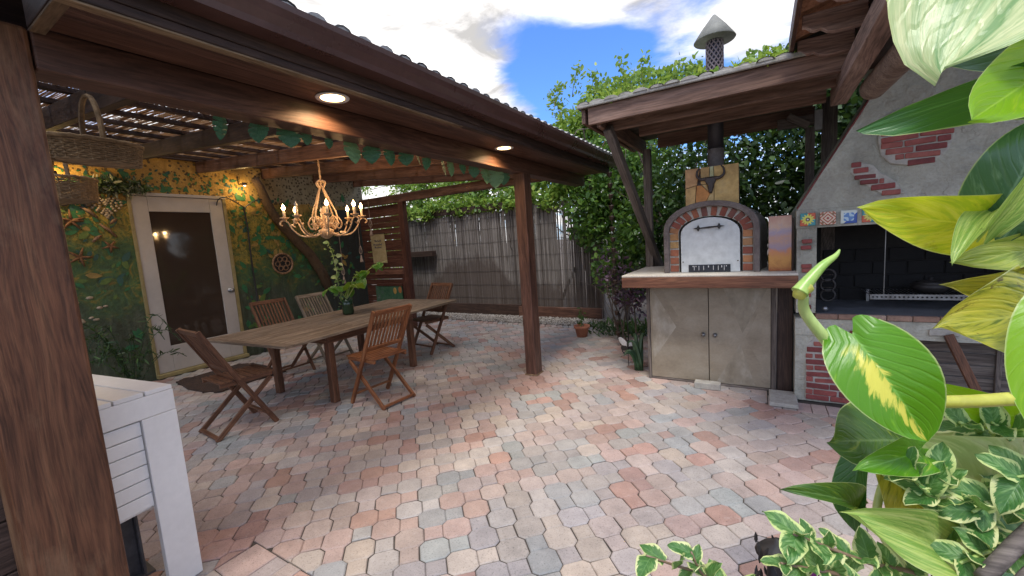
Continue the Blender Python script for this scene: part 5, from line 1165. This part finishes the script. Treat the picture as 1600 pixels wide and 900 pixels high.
# hood
def hoodx(z): u = max(0, min(1, (z - 1.585) / (2.50 - 1.585))); return (GX0 + (.76 - GX0) * u, GX1 + (1.43 - GX1) * u)
hm_ = MB().grid(lambda u, v: ((lambda z, a: (a[0] + (a[1] - a[0]) * u, GY - .004 + .0 * v + lumps(a[0] + (a[1] - a[0]) * u, z, 1.3), z))(1.586 + .92 * v, hoodx(1.586 + .92 * v))), 34, 22)
for s in (0, 1): hm_.add([(hoodx(1.586)[s], GY, 1.586), (hoodx(1.586)[s], 4.9, 1.586), (hoodx(2.506)[s], 4.9, 2.506), (hoodx(2.506)[s], GY, 2.506)], [(0, 1, 2, 3)])
put('hood', hm_, STUCCO, gr, smooth=True)
beam('hood_edge', (GX0 + .002, GY + .01, 1.60), (.755, GY + .01, 2.50), .03, .014, PAINTBR, gr, up=(-1, 0, .6), color=(.5, .5, .5))
slabbox('chimney', .76, 1.43, 2.507, 4.2, GY - .002)
# exposed bricks
PB = [(.9, .95, .95), (.75, .75, .8), (1.0, 1.15, 1.1), (.6, .6, .65), (1.05, 1.4, 1.3)]
mort = simple('patch_mortar', (.36, .34, .30), (.5, .48, .43), 20, .9)
def patch(x0, z0, rows, y=GY - .002, h=.040, g=.011):
    for r, row in enumerate(rows):
        for a, b in row: brickpiece(gr, Matrix.Translation((x0 + (a + b) / 2 + R_.gauss(0, .002), y + R_.gauss(0, .0025), z0 + r * (h + g) + R_.gauss(0, .0018))), b - a + R_.uniform(-.006, .004), h + R_.choice([-.004, 0, .003]), .03, R_.choice(PB), PAINTBR, jit=.025)
def mplate(pts): return put('mortar_patch', MB().prism(pts, Matrix(((1, 0, 0, 0), (0, 0, -1, GY - .006), (0, 1, 0, 0), (0, 0, 0, 1))), -.02, .0035, .006, .003), mort, gr)
mplate([(.90, 1.845), (1.02, 1.85), (1.10, 1.92), (1.125, 2.03), (1.12, 2.16), (1.06, 2.245), (.92, 2.25), (.80, 2.235), (.735, 2.19), (.728, 2.04), (.745, 1.94), (.80, 1.87)]); mplate([(.63, 1.90), (.58, 1.89), (.57, 1.84), (.66, 1.74), (.76, 1.655), (.88, 1.65), (.84, 1.73), (.78, 1.79), (.74, 1.82), (.70, 1.88)])
mplate([(.31, .015), (.985, .015), (.985, .52), (.80, .56), (.36, .54), (.31, .48)])
patch(.74, 1.865, [[(.15, .29)], [(.08, .13), (.14, .32)], [(.03, .18), (.19, .35)], [(.0, .12), (.13, .29), (.30, .37)], [(.0, .20), (.21, .38)], [(.0, .12), (.13, .31), (.32, .37)], [(.01, .20), (.21, .36)], [(.05, .17), (.18, .33)]], h=.036, g=.009)
patch(.56, 1.665, [[(.20, .30)], [(.13, .27)], [(.07, .17), (.18, .205)], [(.04, .16)], [(.03, .12)], [(.02, .075)]], h=.036, g=.009)
rows = []
for r in range(10):
    o_ = .0 if r % 2 else .085; x = .0; row = [(0, .045)] if r % 2 else []
    x = .055 if r % 2 else 0.0
    while x < .60: row.append((x, min(x + .15, .66))); x += .16
    rows.append(row)
rows[-1] = [(.05, .19), (.2, .34), (.35, .5)]; patch(.315, .035, rows, h=.040, g=.011)
patch(.26, .60, [[(.33, .40), (.42, .56)], ], y=GY - .02, h=.035); 
for x in (.68, 1.02, 1.30): brickpiece(gr, Matrix.Translation((x + .1, GY - .018, .632)), .16, .045, .03, R_.choice([(1, 1, 1), (.9, .9, .9)]), PAINTBR if x != 1.02 else MORT, jit=.01)
for z in (1.335, 1.285, 1.135, 1.10, .965, .90, .80): brickpiece(gr, Matrix.Translation((.308 + R_.gauss(0, .004), GY - .010, z)), R_.uniform(.055, .075), .032, .03, R_.choice(PB), PAINTBR, jit=.03)
# painted tiles along the lintel
def tile_mat(k):
    t = MT('majolica_%s' % ('flower', 'geometric', 'blue')[k], .2, spec=.6); v = t.n('VectorMath', t.n('TexCoord').outputs['Object'], (20.0, 20.0, 20.0), operation='MULTIPLY').outputs[0]
    s = t.n('SeparateXYZ', v); X, Z_ = s.outputs[0], s.outputs[2]
    r = t.math('SQRT', t.math('ADD', t.math('MULTIPLY', X, X), t.math('MULTIPLY', Z_, Z_))); an = t.n('Math', Z_, X, operation='ARCTAN2').outputs[0]
    if k == 0:
        pet = t.math('MULTIPLY_ADD', t.math('COSINE', t.math('MULTIPLY', an, 12.0)), .16, .72); base = t.mix(t.math('GREATER_THAN', t.math('MULTIPLY', X, Z_), 0.0), (.05, .25, .28), (.5, .10, .05))
        c = t.mix(t.math('LESS_THAN', r, pet), base, (.62, .60, .10)); c = t.mix(t.math('LESS_THAN', r, .30), c, (.10, .05, .03)); c = t.mix(t.math('LESS_THAN', r, .12), c, (.7, .7, .7))
    elif k == 1:
        ax, az = t.math('ABSOLUTE', X), t.math('ABSOLUTE', Z_); q = t.math('ADD', ax, az)
        c = t.mix(t.math('GREATER_THAN', t.math('SINE', t.math('MULTIPLY', q, 13.0)), 0.1), (.62, .50, .38), (.38, .08, .04)); m_ = t.math('LESS_THAN', t.n('VectorMath', t.n('CombineXYZ', ax, 0.0, az).outputs[0], (.62, 0, .62), operation='DISTANCE').outputs['Value'], .2)
        c = t.mix(m_, c, (.22, .12, .06)); c = t.mix(t.math('LESS_THAN', r, .16), c, (.3, .04, .04))
    else:
        ax, az = t.math('ABSOLUTE', X), t.math('ABSOLUTE', Z_); mxx = t.math('MAXIMUM', ax, az)
        c = t.mix(t.math('GREATER_THAN', t.math('ADD', X, t.math('MULTIPLY', Z_, -1.0)), .35), (.55, .60, .55), (.03, .08, .33)); inn = t.mix(t.math('GREATER_THAN', t.math('SINE', t.math('MULTIPLY', t.math('MULTIPLY', X, Z_), 22.0)), .2), (.10, .22, .48), (.40, .55, .66))
        c = t.mix(t.math('LESS_THAN', mxx, .62), c, inn)
    t.base(c); return t.m
TMT = [tile_mat(k) for k in range(3)]; tsm = [mesh_of('tile', MB().box(-.05, .05, -.006, .006, -.05, .05), m) for m in TMT]
for k in range(13):
    o = link('tile', tsm[(0, 1, 2)[k % 3]], Matrix.Translation((.31 + k * .128, GY - .020, 1.508)), gr, None, .003, 1)
# things inside the grill
gt = thing('grill_rack', 'perforated steel grill tray hanging by chains inside the firebox', 'rack', (1.2, 4.5, .80))
put('tray_front', MB().box(.76, 1.70, 4.40, 4.408, .82, .862), STEEL, gt)
hl = MB()
for k in range(34): hl.lathe([(.0, 0), (.007, 0), (.007, .003), (0, .003)], (.78 + k * .027, 4.3995, .841), 8, Matrix.Rotation(math.pi / 2, 4, 'X'))
put('holes', hl, SOOT, gt); rb = MB()
for k in range(36): rb.tube([(.77 + k * .026, 4.41, .85), (.77 + k * .026, 4.80, .85)], .003, 5)
put('grate_bars', rb, STEEL, gt); put('chain', MB().tube([(.85, 4.42, .86), (.85, 4.42, 1.5)], .0035, 5), STEEL, gt); put('chain', MB().tube([(1.6, 4.42, .86), (1.6, 4.42, 1.5)], .0035, 5), STEEL, gt)
for x_ in (.80, 1.66): put('frame_leg', MB().box(x_, x_ + .02, 4.78, 4.80, .745, .85), STEEL, gt)
pn = thing('iron_pan', 'dark round iron pot standing on the grill rack', 'pot', (1.17, 4.6, .853)); put('pan_body', MB().lathe([(0, 0), (.09, 0), (.12, .04), (.12, .07), (.112, .07), (.112, .04), (0, .01)], (1.17, 4.6, .855), 24), IRON, pn, smooth=True); put('lid', MB().lathe([(.118, .07), (.07, .095), (.015, .10), (.018, .12), (0, .125)], (1.17, 4.6, .855), 24), IRON, pn, smooth=True)
sp_t = thing('steel_rings', 'stack of round steel fittings standing at the left inside the grill', 'fittings', (.46, 4.3, .745))
for k in range(3): put('ring', MB().tube([(.475 + .05 * math.cos(a), 4.35, .86 + k * .085 + .05 * math.sin(a)) for a in np.linspace(0, 2 * math.pi, 17)[:-1]], .010, 6, closed=True), IRON, sp_t, smooth=True)
put('knob', MB().ball((.44, 4.18, .772), .022, n=12), STEEL, sp_t, smooth=True)
# plank store under the grill
st = thing('plank_store', 'grey weathered planks closing the store under the grill', 'planks', (1.42, 4.3, 0))
for k in range(6): bbeam('plank', 1.0, 1.845, 4.20, 4.22, .012 + k * .091, .096 + k * .091, W_GREY, st)
bbeam('batten', 1.42, 1.45, 4.175, 4.198, .01, .55, W_GREY, st)
tag(beam('leaning_stick', (1.34, 3.86, .006), (1.14, 4.07, .62), .05, .05, W_TEAKD, up=(0, 1, 0)), 'brown wooden stick leaning against the front of the grill store', 'stick')
# ------------------------------------------------------------------ right hand eave
er = thing('right_eave', 'reed lined timber eave with scrolled rafter tails over the grill', 'eave', (.6, 2, 0)); ang = .30
def ez(x): return 2.70 + (x - .17) * ang
bbeam('edge_board', .155, .18, 2.2, 3.64, 2.64, 2.73, W_RED, er); 
rd = MB(); y = 2.2
REED2 = simple('thatch_reed', (.30, .13, .07), (.55, .29, .17), 30, .85, .3, .002)
while y < 3.62: rd.tube([(.19, y, ez(.19) + .01), (1.2, y + R_.gauss(0, .01), ez(1.2) + .01), (2.7, y, ez(2.7) + .01)], R_.uniform(.004, .007), 4); y += .0115
kind(put('reeds', rd, REED2, er), 'stuff'); put('roof_deck', MB().add([(.155, 2.2, ez(.155) + .022), (2.8, 2.2, ez(2.8) + .022), (2.8, 5.2, ez(2.8) + .022), (.30, 5.2, ez(.30) + .022), (.155, 3.64, ez(.155) + .022), (.155, 2.2, ez(.155) + .05), (2.8, 2.2, ez(2.8) + .05), (2.8, 5.2, ez(2.8) + .05), (.30, 5.2, ez(.30) + .05), (.155, 3.64, ez(.155) + .05)], [(0, 1, 2, 3, 4), (9, 8, 7, 6, 5), (0, 4, 9, 5), (4, 3, 8, 9), (3, 2, 7, 8), (2, 1, 6, 7), (1, 0, 5, 6)]), W_DARK, er)
W_PUR = wood('worn_purlin', (.14, .085, .065), (.32, .21, .17), (.5, .37, .31), rough=.75)
cpf = [(0, .14), (0, .075), (.02, .07), (.045, .045), (.06, .04), (.09, .045), (.12, .02), (.16, .01), (.30, .01), (.30, .14)]
cme = mesh_of('rafter_tail', MB().prism(cpf, Matrix(((1, 0, 0, 0), (0, 0, 1, 0), (0, 1, 0, 0), (0, 0, 0, 1))), -.022, .022), W_PUR)
for y in (3.56, 3.16, 2.76, 2.36): link('rafter_tail', cme, Matrix.Translation((.20, y, ez(.2) - .155)), er, None, .004, 1); beam('rafter', (.50, y, ez(.5) - .085), (2.6, y, ez(2.6) - .085), .056, .14, W_DARK, er)
beam('purlin', (.49, 4.1, 2.41), (.49, 2.0, 2.45), .10, .12, W_PUR, er); beam('purlin', (.66, 4.1, 2.62), (.66, 2.0, 2.64), .09, .12, W_DARK, er)
put('round_log', MB().tube([(.612, 3.70, 2.325), (.613, 3.685, 2.325), (.615, 3.65, 2.325), (.64, 2.9, 2.33), (.66, 2.0, 2.34)], [.05, .064, .072, .075, .075], 18), wood('peeled_log', (.14, .09, .07), (.28, .2, .155), (.42, .33, .26), rough=.7), er, smooth=True)
# ------------------------------------------------------------------ bits by the oven
tp_ = thing('terracotta_pot', 'small terracotta pot with a seedling on the pavers before the reed fence', 'pot', (-2.32, 5.72, 0))
put('pot', MB().lathe([(.0, 0), (.075, 0), (.105, .13), (.118, .132), (.122, .17), (.108, .17), (.10, .14), (.0, .135)], (-2.32, 5.72, .001), 24), TERRA, tp_, smooth=True)
put('seedling_stem', MB().tube([(-2.32, 5.72, .13), (-2.325, 5.72, .28), (-2.315, 5.72, .42)], .004, 5), LEAF_A, tp_); leaves('seedling_leaves', clump(40, (-2.32, 5.72, .30), (.05, .05, .14)), None, .06, LEAF_A, tp_, .4, .2, 51)
ag = thing('bromeliad', 'dark green strappy plant at the left corner of the oven cabinet', 'plant', (-1.16, 4.42, 0))
STRAP = simple('strap_leaf', (.02, .055, .025), (.06, .13, .05), 12, .5)
for k in range(7):
    a = R_.uniform(1.2, 5.2); l_ = R_.uniform(.12, .25); h_ = R_.uniform(.2, .42); c = Vector((-1.15 + R_.uniform(-.03, .03), 4.42, .0))
    pts_ = [c + Vector((l_ * u ** 1.4 * math.cos(a), l_ * u ** 1.4 * math.sin(a), h_ * math.sin(u * 2.1))) for u in np.linspace(0, 1, 8)]
    put('strap_leaf', MB().tube(pts_, [.022, .024, .024, .022, .02, .016, .01, .003], 6, flat=.25), STRAP, ag, smooth=True)
wgi = thing('metal_butterfly', 'small white and black metal butterfly ornament beside the strappy plant', 'ornament', (-1.33, 4.55, 0))
WM = simple('white_metal', (.5, .5, .5), (.7, .7, .7)); bc = Vector((-1.30, 4.55, .22))
for s in (-1, 1):
    for (l_, w_, a) in ((.15, .07, .5), (.11, .06, -.35)):
        M = Matrix.Translation(bc) @ Matrix.Rotation(s * .5, 4, 'Z') @ Matrix.Rotation(-a * s, 4, 'Y'); put('wing', MB().ball(M @ Vector((s * l_ * .55, 0, 0)), l_ * .55, .004, w_ * .6, 12, M.to_3x3()), WM if l_ > .12 else IRON, wgi, smooth=True)
put('body', MB().tube([bc + Vector((0, -.01, -.08)), bc + Vector((0, -.01, .08))], [.006, .012], 6), IRON, wgi); put('stake', MB().tube([(-1.30, 4.55, 0), bc], .004, 5), IRON, wgi)
sc_h = thing('plant_hook', 'thin iron hook stand with scrolled foot left of the oven counter', 'stand', (-1.45, 5.0, 0))
put('rod', MB().tube(spline([(-1.42, 5.0, .02), (-1.47, 5.0, .0), (-1.5, 5.0, .04), (-1.46, 5.0, .07), (-1.43, 5.0, .05), (-1.42, 5.0, .3), (-1.46, 5.0, .75), (-1.5, 5.0, 1.0), (-1.38, 5.0, 1.08), (-1.28, 5.0, 1.0)], 40), .007, 6), IRON, sc_h)
pu = thing('purple_shrub', 'dark purple leaved shrub growing left of the oven counter', 'shrub', (-1.6, 5.4, 0)); PUR = greens('purple_leaf', [(0, (.03, .015, .03)), (.6, (.09, .045, .08)), (1, (.2, .12, .18))], tr=.1)
leaves('foliage', np.concatenate([clump(700, (-1.45, 5.35, .75), (.3, .25, .35))[:380], clump(200, (-1.75, 5.5, .95), (.2, .2, .4))]), None, .07, PUR, pu, .45, .2, 61); sm = MB(); tp2 = []
for k in range(5): branch(sm, (-1.55 + R_.uniform(-.1, .1), 5.4, 0), (R_.gauss(0, .2), 0, 1), .9, .012, 1, tp2)
put('stems', sm, BARK, pu)
sg_ = thing('ground_cover', 'low straggly ground plants along the gravel beside the oven', 'plants', (-1.7, 6.2, 0)); o = leaves('blades', clump(900, (-1.7, 6.0, .05), (.8, .35, .10)), np.array([0, 0, .9]), .10, LEAF_D, sg_, .2, .1, 62)
# ------------------------------------------------------------------ foreground pothos
pot_ = thing('pothos_plant', 'large variegated golden pothos climbing at the right edge close to the camera', 'plant', (1.2, .95, 0))
Y1 = var_mat('pothos_yellow', (.34, .50, .02), (.58, .64, .03), (.78, .76, .10), .50, .55, (.80, .84, .03), spots=.35)
Y2 = var_mat('pothos_yellow_blotched', (.10, .15, .015), (.40, .40, .03), (.58, .52, .06), .46, .35, (.5, .5, .04), spots=.9)
GY_ = var_mat('pothos_green_gold', (.09, .27, .015), (.14, .36, .02), (.62, .68, .10), .57, .38, (.30, .52, .02), scale=.8)
LY2 = var_mat('pothos_lemon', (.26, .38, .05), (.44, .54, .10), (.62, .66, .16), .48, .4, (.5, .6, .06))
PAL2 = var_mat('pothos_cream_green', (.36, .50, .18), (.50, .60, .26), (.66, .72, .42), .5, .4, (.5, .65, .15))
ROLL = simple('rolled_new_leaf', (.22, .42, .06), (.42, .58, .14), 40, .35, .1, .001, fw=.1)
GST = var_mat('pothos_gold_stripe', (.10, .32, .012), (.17, .43, .02), (.48, .60, .06), .60, .40, (.38, .62, .02), scale=.8, stripe=.40)
GR = var_mat('pothos_deep_green', (.035, .14, .03), (.07, .22, .04), (.22, .38, .16), .60, .25, (.2, .4, .05))
PALE = var_mat('pothos_pale_marbled', (.18, .36, .12), (.42, .56, .24), (.76, .80, .42), .46, .35, (.62, .76, .2), scale=.9, longi=True)
GREY = var_mat('pothos_grey_green', (.06, .15, .07), (.13, .24, .13), (.30, .42, .28), .58, .2, (.2, .35, .1))
LIME = var_mat('pothos_lime', (.24, .50, .015), (.34, .58, .02), (.52, .68, .05), .6, .5, (.50, .80, .01))
DGY = var_mat('pothos_dark_gold', (.04, .12, .02), (.09, .18, .025), (.50, .52, .05), .55, .3, (.3, .4, .04))
ROTM = var_mat('pothos_damaged', (.25, .27, .03), (.45, .42, .04), (.56, .5, .06), .5, .35, (.5, .5, .05), spots=1.0)
WGRN = var_mat('pothos_washed_green', (.22, .40, .07), (.44, .58, .13), (.66, .74, .25), .5, .35, (.5, .65, .15), longi=True)
STEMM = simple('pothos_stem', (.30, .46, .10), (.45, .58, .18), 30, .35, .1, .001, c3=(.55, .62, .22), stretch=(1, 1, .2)); STEMY = simple('yellow_stem', (.42, .42, .05), (.60, .58, .12), 20, .35, .1, .001)
BRN = simple('brown_stem', (.16, .10, .06), (.30, .20, .13), 20, .6, .4, .003)
def pleaf(base, tip, wd, m, roll=0, fold=.22, droop=.15, ripple=.03, lobe=.16, seed=None, label=None, parent=None, tilt=0, bend=0, nu=14, nv=7):
    """base/tip = (px, py, depth); wd = full width over length"""
    B, T_ = at(*base), at(*tip); ax = (T_ - B); ln = ax.length; ax.normalize()
    mid_ = (B + T_) / 2; n0 = (CAM - mid_).normalized(); n0 = (n0 + Vector((0, 0, tilt))).normalized(); n0 = (n0 - ax * n0.dot(ax)).normalized()
    n0 = Matrix.Rotation(math.radians(roll), 3, ax) @ n0; sd_ = n0.cross(ax)
    M = Matrix((ax, sd_, n0)).transposed().to_4x4(); M.translation = B
    mb = heart(nu, nv, fold, 0, ripple, lobe, seed if seed is not None else R_.randint(0, 999))
    for v in mb.v:
        u = v.x; v.z += droop * math.sin(math.pi * max(0, min(1, u))); v.y = v.y * wd + bend * math.sin(math.pi * max(0, min(1, u)))
        v.x *= ln; v.y *= ln; v.z *= ln
    o = link('leaf', mesh_of('leaf', mb, m, True), M, parent or pot_)
    if label: o['label'] = label
    return o
def stem(pts, r, m=STEMM, parent=None, nm='stem', n=24):
    P_ = spline([at(*p) for p in pts], n); rs = r if not isinstance(r, tuple) else [r[0] + (r[1] - r[0]) * i / (len(P_) - 1) for i in range(len(P_))]
    return put(nm, MB().tube(P_, rs, 10), m, parent or pot_, smooth=True)
# upper leaves
pleaf((1625, -95, .72), (1470, 116, .62), 1.0, PALE, 10, .06, .10, .05, label='huge pale marbled leaf at the top right')
pleaf((1750, 20, .82), (1455, 92, .80), .40, GREY, -10, .1, .1, .02)
pleaf((1720, 50, .60), (1517, 188, .56), .50, LIME, 0, .12, -.06, .02, label='bright lime leaf lit from behind')
pleaf((1420, -70, .9), (1470, 30, .9), .9, LIME, 0)
pleaf((1690, 232, .78), (1343, 207, .70), .33, GR, -14, .08, .14, .02, bend=-.24, label='long dark green leaf arching to a pale tip')
pleaf((1550, 350, .66), (1636, 180, .62), .82, GREY, 8, .16, .16, .03, label='cupped grey green leaf')
pleaf((1560, 348, .72), (1345, 326, .66), .44, Y1, -12, .14, .10, .03, label='long yellow leaf with a small brown spot')
pleaf((1545, 358, .62), (1640, 205, .57), .30, WGRN, 30, .35, .08, .02)
pleaf((1556, 326, .66), (1488, 414, .62), .30, WGRN, 20, .3, .1, .02)
pleaf((1660, 370, .72), (1489, 410, .66), .36, LY2, -14, .15, .12, .04)
pleaf((1670, 425, .72), (1474, 446, .66), .38, ROTM, -18, .15, .12, .05, label='yellow leaf with a torn blackened tip')
pleaf((1690, 485, .70), (1466, 512, .62), .60, Y2, 6, .10, .10, .04, label='yellow leaf with brown blotches')
pleaf((1655, 395, .68), (1580, 400, .66), .6, Y2, 30, .1, .1, .04)
pleaf((1720, 450, .55), (1632, 690, .52), .62, LIME, 10, .12, .10, .03, label='smooth green leaf cut by the right edge')
stem([(1660, 330, .74), (1590, 352, .73), (1545, 345, .72), (1520, 320, .72)], (.008, .004))
stem([(1640, 30, .72), (1560, 38, .70), (1535, 40, .70)], (.010, .008), WGRN)
# new rolled leaf on its curved stem
stem([(1249, 457, .60), (1256, 425, .60), (1282, 400, .60), (1302, 412, .60)][0:1] + [(1262, 440, .60), (1285, 415, .60), (1305, 400, .60), (1312, 390, .60)], (.0115, .001), ROLL, nm='rolled_leaf')
stem([(1249, 462, .605), (1252, 455, .60), (1262, 447, .60)], (.009, .010), STEMY, nm='leaf_sheath', n=6)
stem([(1256, 462, .61), (1258, 488, .62), (1290, 530, .62), (1330, 575, .63), (1345, 600, .64)], (.0062, .0115), STEMM)
pleaf((1332, 522, .60), (1450, 690, .54), .86, GST, -6, .20, .14, .03, .14, label='big glossy green heart leaf with a golden stripe')
stem([(1455, 628, .545), (1520, 627, .55), (1600, 622, .55), (1700, 618, .55)], (.0085, .0095), STEMY)
pleaf((1600, 640, .74), (1455, 600, .70), .42, LIME, -20, .1, .2, .02)
pleaf((1412, 688, .68), (1296, 690, .64), 1.0, DGY, 12, .22, .02, .05, .1, label='wavy dark leaf with yellow streaks')
pleaf((1440, 700, .62), (1338, 735, .58), .50, GY_, -8, .3, .15, .05)
pleaf((1345, 715, .66), (1338, 835, .66), .50, GR, 30, .3, .1, .03)
pleaf((1345, 800, .66), (1222, 764, .62), .30, DGY, 20, .35, .16, .04)
pleaf((1480, 870, .62), (1322, 802, .56), .46, WGRN, 14, .3, .10, .06, label='pale ragged leaf pointing left near the bottom')
pleaf((1400, 715, .74), (1440, 880, .72), .70, Y2, -25, .15, .15, .04, label='large browning leaf')
pleaf((1610, 780, .72), (1400, 690, .69), .90, PAL2, -12, .12, .12, .03, label='large pale leaf behind the shrub')
pleaf((1620, 900, .74), (1430, 800, .72), .6, GREY, 10, .2, .1, .04)
pleaf((1600, 700, .80), (1420, 660, .78), .5, PALE, -10, .2, .1, .04)
stem([(1475, 868, .62), (1510, 900, .64), (1530, 960, .66)], (.004, .007), STEMM)
stem([(1425, 830, .70), (1440, 900, .72), (1450, 980, .74)], (.006, .009), BRN)
stem([(1400, 700, .74), (1370, 800, .74), (1400, 870, .74), (1470, 960, .76)], (.006, .008), STEMM)
# ------------------------------------------------------------------ variegated shrub
sh2 = thing('variegated_shrub', 'bushy cream edged green shrub under the pothos at the lower right', 'shrub', (1.0, .95, 0))
VG = [var_mat('variegated_leaf_' + q, (.04, .15, .03), (.09, .23, .05), (.26, .42, .16), th, .3, (.4, .6, .12), edge=e, rough=.45) for q, th, e in (('a', .54, (.72, .74, .34)), ('b', .48, (.60, .70, .26)))]
vms = [mesh_of('leaf', (lambda h: h)(heart(9, 4, .20, .16, .07, .02, s)), VG[s % 2], True) for s in range(6)]
for me in vms:
    for v in me.vertices: v.co.y *= .80
def twig(pts, r, leaves_, s0, m=BRN, parent=sh2, spread=1.0, st=.15):
    P_ = spline([at(*p) for p in pts], 16); put('twig', MB().tube(P_, [r * (1 - .6 * i / (len(P_) - 1)) for i in range(len(P_))], 7), m, parent, smooth=True)
    leaves_ = int(leaves_ * 1.35)
    for k in range(leaves_):
        u = st + (1 - st) * (k + .5) / leaves_; i = min(int(u * (len(P_) - 1)), len(P_) - 2); q = P_[i]; d = (P_[i + 1] - P_[i]).normalized()
        side = Matrix.Rotation(k * 2.4, 3, d) @ d.orthogonal().normalized(); ax = (d * .7 + side * spread * .9 + Vector((0, 0, .15))).normalized()
        nn = (Vector((0, 0, 1)) + (CAM - q).normalized() * .9 + Vector((R_.gauss(0, .3), R_.gauss(0, .3), R_.gauss(0, .2)))); nn = (nn - ax * nn.dot(ax)).normalized(); s = s0 * .62 * R_.uniform(.6, 1.25)
        M = (Matrix((ax, nn.cross(ax), nn)).transposed() * s).to_4x4(); M.translation = q
        link('leaf', R_.choice(vms), M, parent)
twig([(1500, 960, .62), (1440, 900, .60), (1360, 880, .57), (1280, 850, .55), (1240, 835, .54)], .004, 17, .062)
if False: twig([(1460, 960, .60), (1390, 890, .58), (1330, 860, .56), (1290, 835, .55)], .004, 12, .055)
twig([(1400, 960, .56), (1330, 905, .54), (1270, 890, .53), (1220, 880, .52)], .004, 13, .052)
twig([(1240, 980, .56), (1170, 930, .55), (1110, 900, .54), (1060, 885, .53), (1010, 868, .52)], .003, 7, .050)
twig([(1220, 990, .54), (1150, 940, .53), (1100, 900, .52), (1080, 862, .52)], .003, 8, .048)
if False: twig([(1240, 1000, .52), (1190, 940, .52), (1150, 900, .52), (1120, 868, .52)], .003, 7, .045)
twig([(1620, 730, .70), (1580, 740, .68), (1530, 770, .64), (1490, 808, .60)], .010, 6, .075, st=.3)
twig([(1490, 808, .60), (1460, 780, .58), (1430, 750, .58), (1415, 735, .58)], .005, 11, .072, STEMM)
twig([(1490, 808, .60), (1475, 770, .59), (1468, 740, .58)], .003, 7, .065, STEMM)
twig([(1490, 808, .60), (1500, 790, .60), (1530, 830, .58), (1545, 850, .57)], .004, 9, .075, STEMM)
twig([(1640, 770, .74), (1590, 715, .72), (1540, 680, .70), (1500, 660, .68)], .006, 12, .078, STEMM)
twig([(1640, 720, .72), (1600, 690, .70), (1570, 672, .68), (1550, 660, .67)], .005, 8, .075, STEMM)
twig([(1660, 800, .62), (1600, 780, .60), (1560, 780, .58), (1520, 800, .56)], .005, 11, .08, STEMM)
twig([(1660, 860, .60), (1600, 850, .58), (1550, 860, .56), (1500, 880, .55)], .005, 11, .07, STEMM)
twig([(1640, 760, .60), (1610, 745, .56), (1590, 745, .55)], .004, 4, .085, STEMM)
stem([(1535, 905, .52), (1570, 868, .53), (1610, 830, .54), (1680, 770, .56)], (.009, .010), W_GREY, sh2, 'branch')
stem([(1590, 920, .50), (1620, 890, .52), (1680, 860, .54)], (.008, .009), W_GREY, sh2, 'branch')
stem([(1530, 620, .72), (1540, 660, .72), (1570, 720, .72), (1590, 800, .72)], (.006, .009), STEMM, sh2, 'branch')
# planters under the plants, cast iron lattice, mostly below the frame
for k, (px, py, d, lab) in enumerate(((1214, 940, .80, 'black filigree iron lantern standing among the shrub leaves'), (1428, 935, .84, 'second black filigree iron lantern behind the pale ragged leaf'))):
    c = at(px, py, d); ln_ = thing('iron_lantern', lab, 'lantern', (c.x, c.y, 0), 0, 'iron lanterns under the shrub'); zt = at(px, 858 if k == 0 else 862, d).z; R0 = .034
    put('glass_core', MB().lathe([(.0, 0), (R0 * .45, 0), (R0 * .5, .14), (0, .15)], (c.x, c.y, zt - .16), 16), IRON, ln_, smooth=True); lm = MB()
    for j in range(60):
        a = R_.uniform(0, 6.28); z = zt - .15 + R_.random() * .16; tw = R_.uniform(-.6, .6)
        lm.tube([(c.x + R0 * 1.05 * math.cos(a + tw * .2 * i), c.y + R0 * 1.05 * math.sin(a + tw * .2 * i), z + .008 * i) for i in range(4)], [.001, .0035, .003, .0008], 5)
    put('filigree', lm, IRON, ln_); put('stake', MB().tube([(c.x, c.y, 0), (c.x, c.y, zt - .15)], .006, 6), IRON, ln_); put('cap', MB().lathe([(R0 * 1.1, 0), (R0 * .8, .012), (.008, .022), (.006, .03), (0, .032)], (c.x, c.y, zt), 16), IRON, ln_, smooth=True)
fw = thing('purple_flower', 'small purple flower between the cream edged leaves at the bottom', 'flower', tuple(at(1290, 893, .56))); FW = simple('purple_petal', (.25, .03, .25), (.4, .08, .4), 20)
fc = at(1290, 893, .56)
for k in range(5): a = k * 1.257; put('petal', MB().ball(fc + Vector((.012 * math.cos(a), 0, .012 * math.sin(a))), .009, .003, .009, 8), FW, fw, smooth=True)
pt = thing('planter', 'large clay planter holding the pothos and shrub at the right edge', 'planter', (1.15, .9, 0))
put('pot', MB().lathe([(0, 0), (.22, 0), (.30, .50), (.32, .50), (.32, .55), (.27, .55), (.26, .48), (0, .46)], (1.15, .88, 0), 28), TERRA, pt, smooth=True)
stem([(1600, 1150, .95), (1560, 1020, .80), (1530, 960, .66)], (.012, .007), STEMM); put('main_stem', MB().tube([(1.15, .9, .46), (1.12, .88, .9), (1.2, .86, 1.3), (1.22, .84, 1.9)], [.018, .016, .014, .01], 8), BRN, pot_, smooth=True)
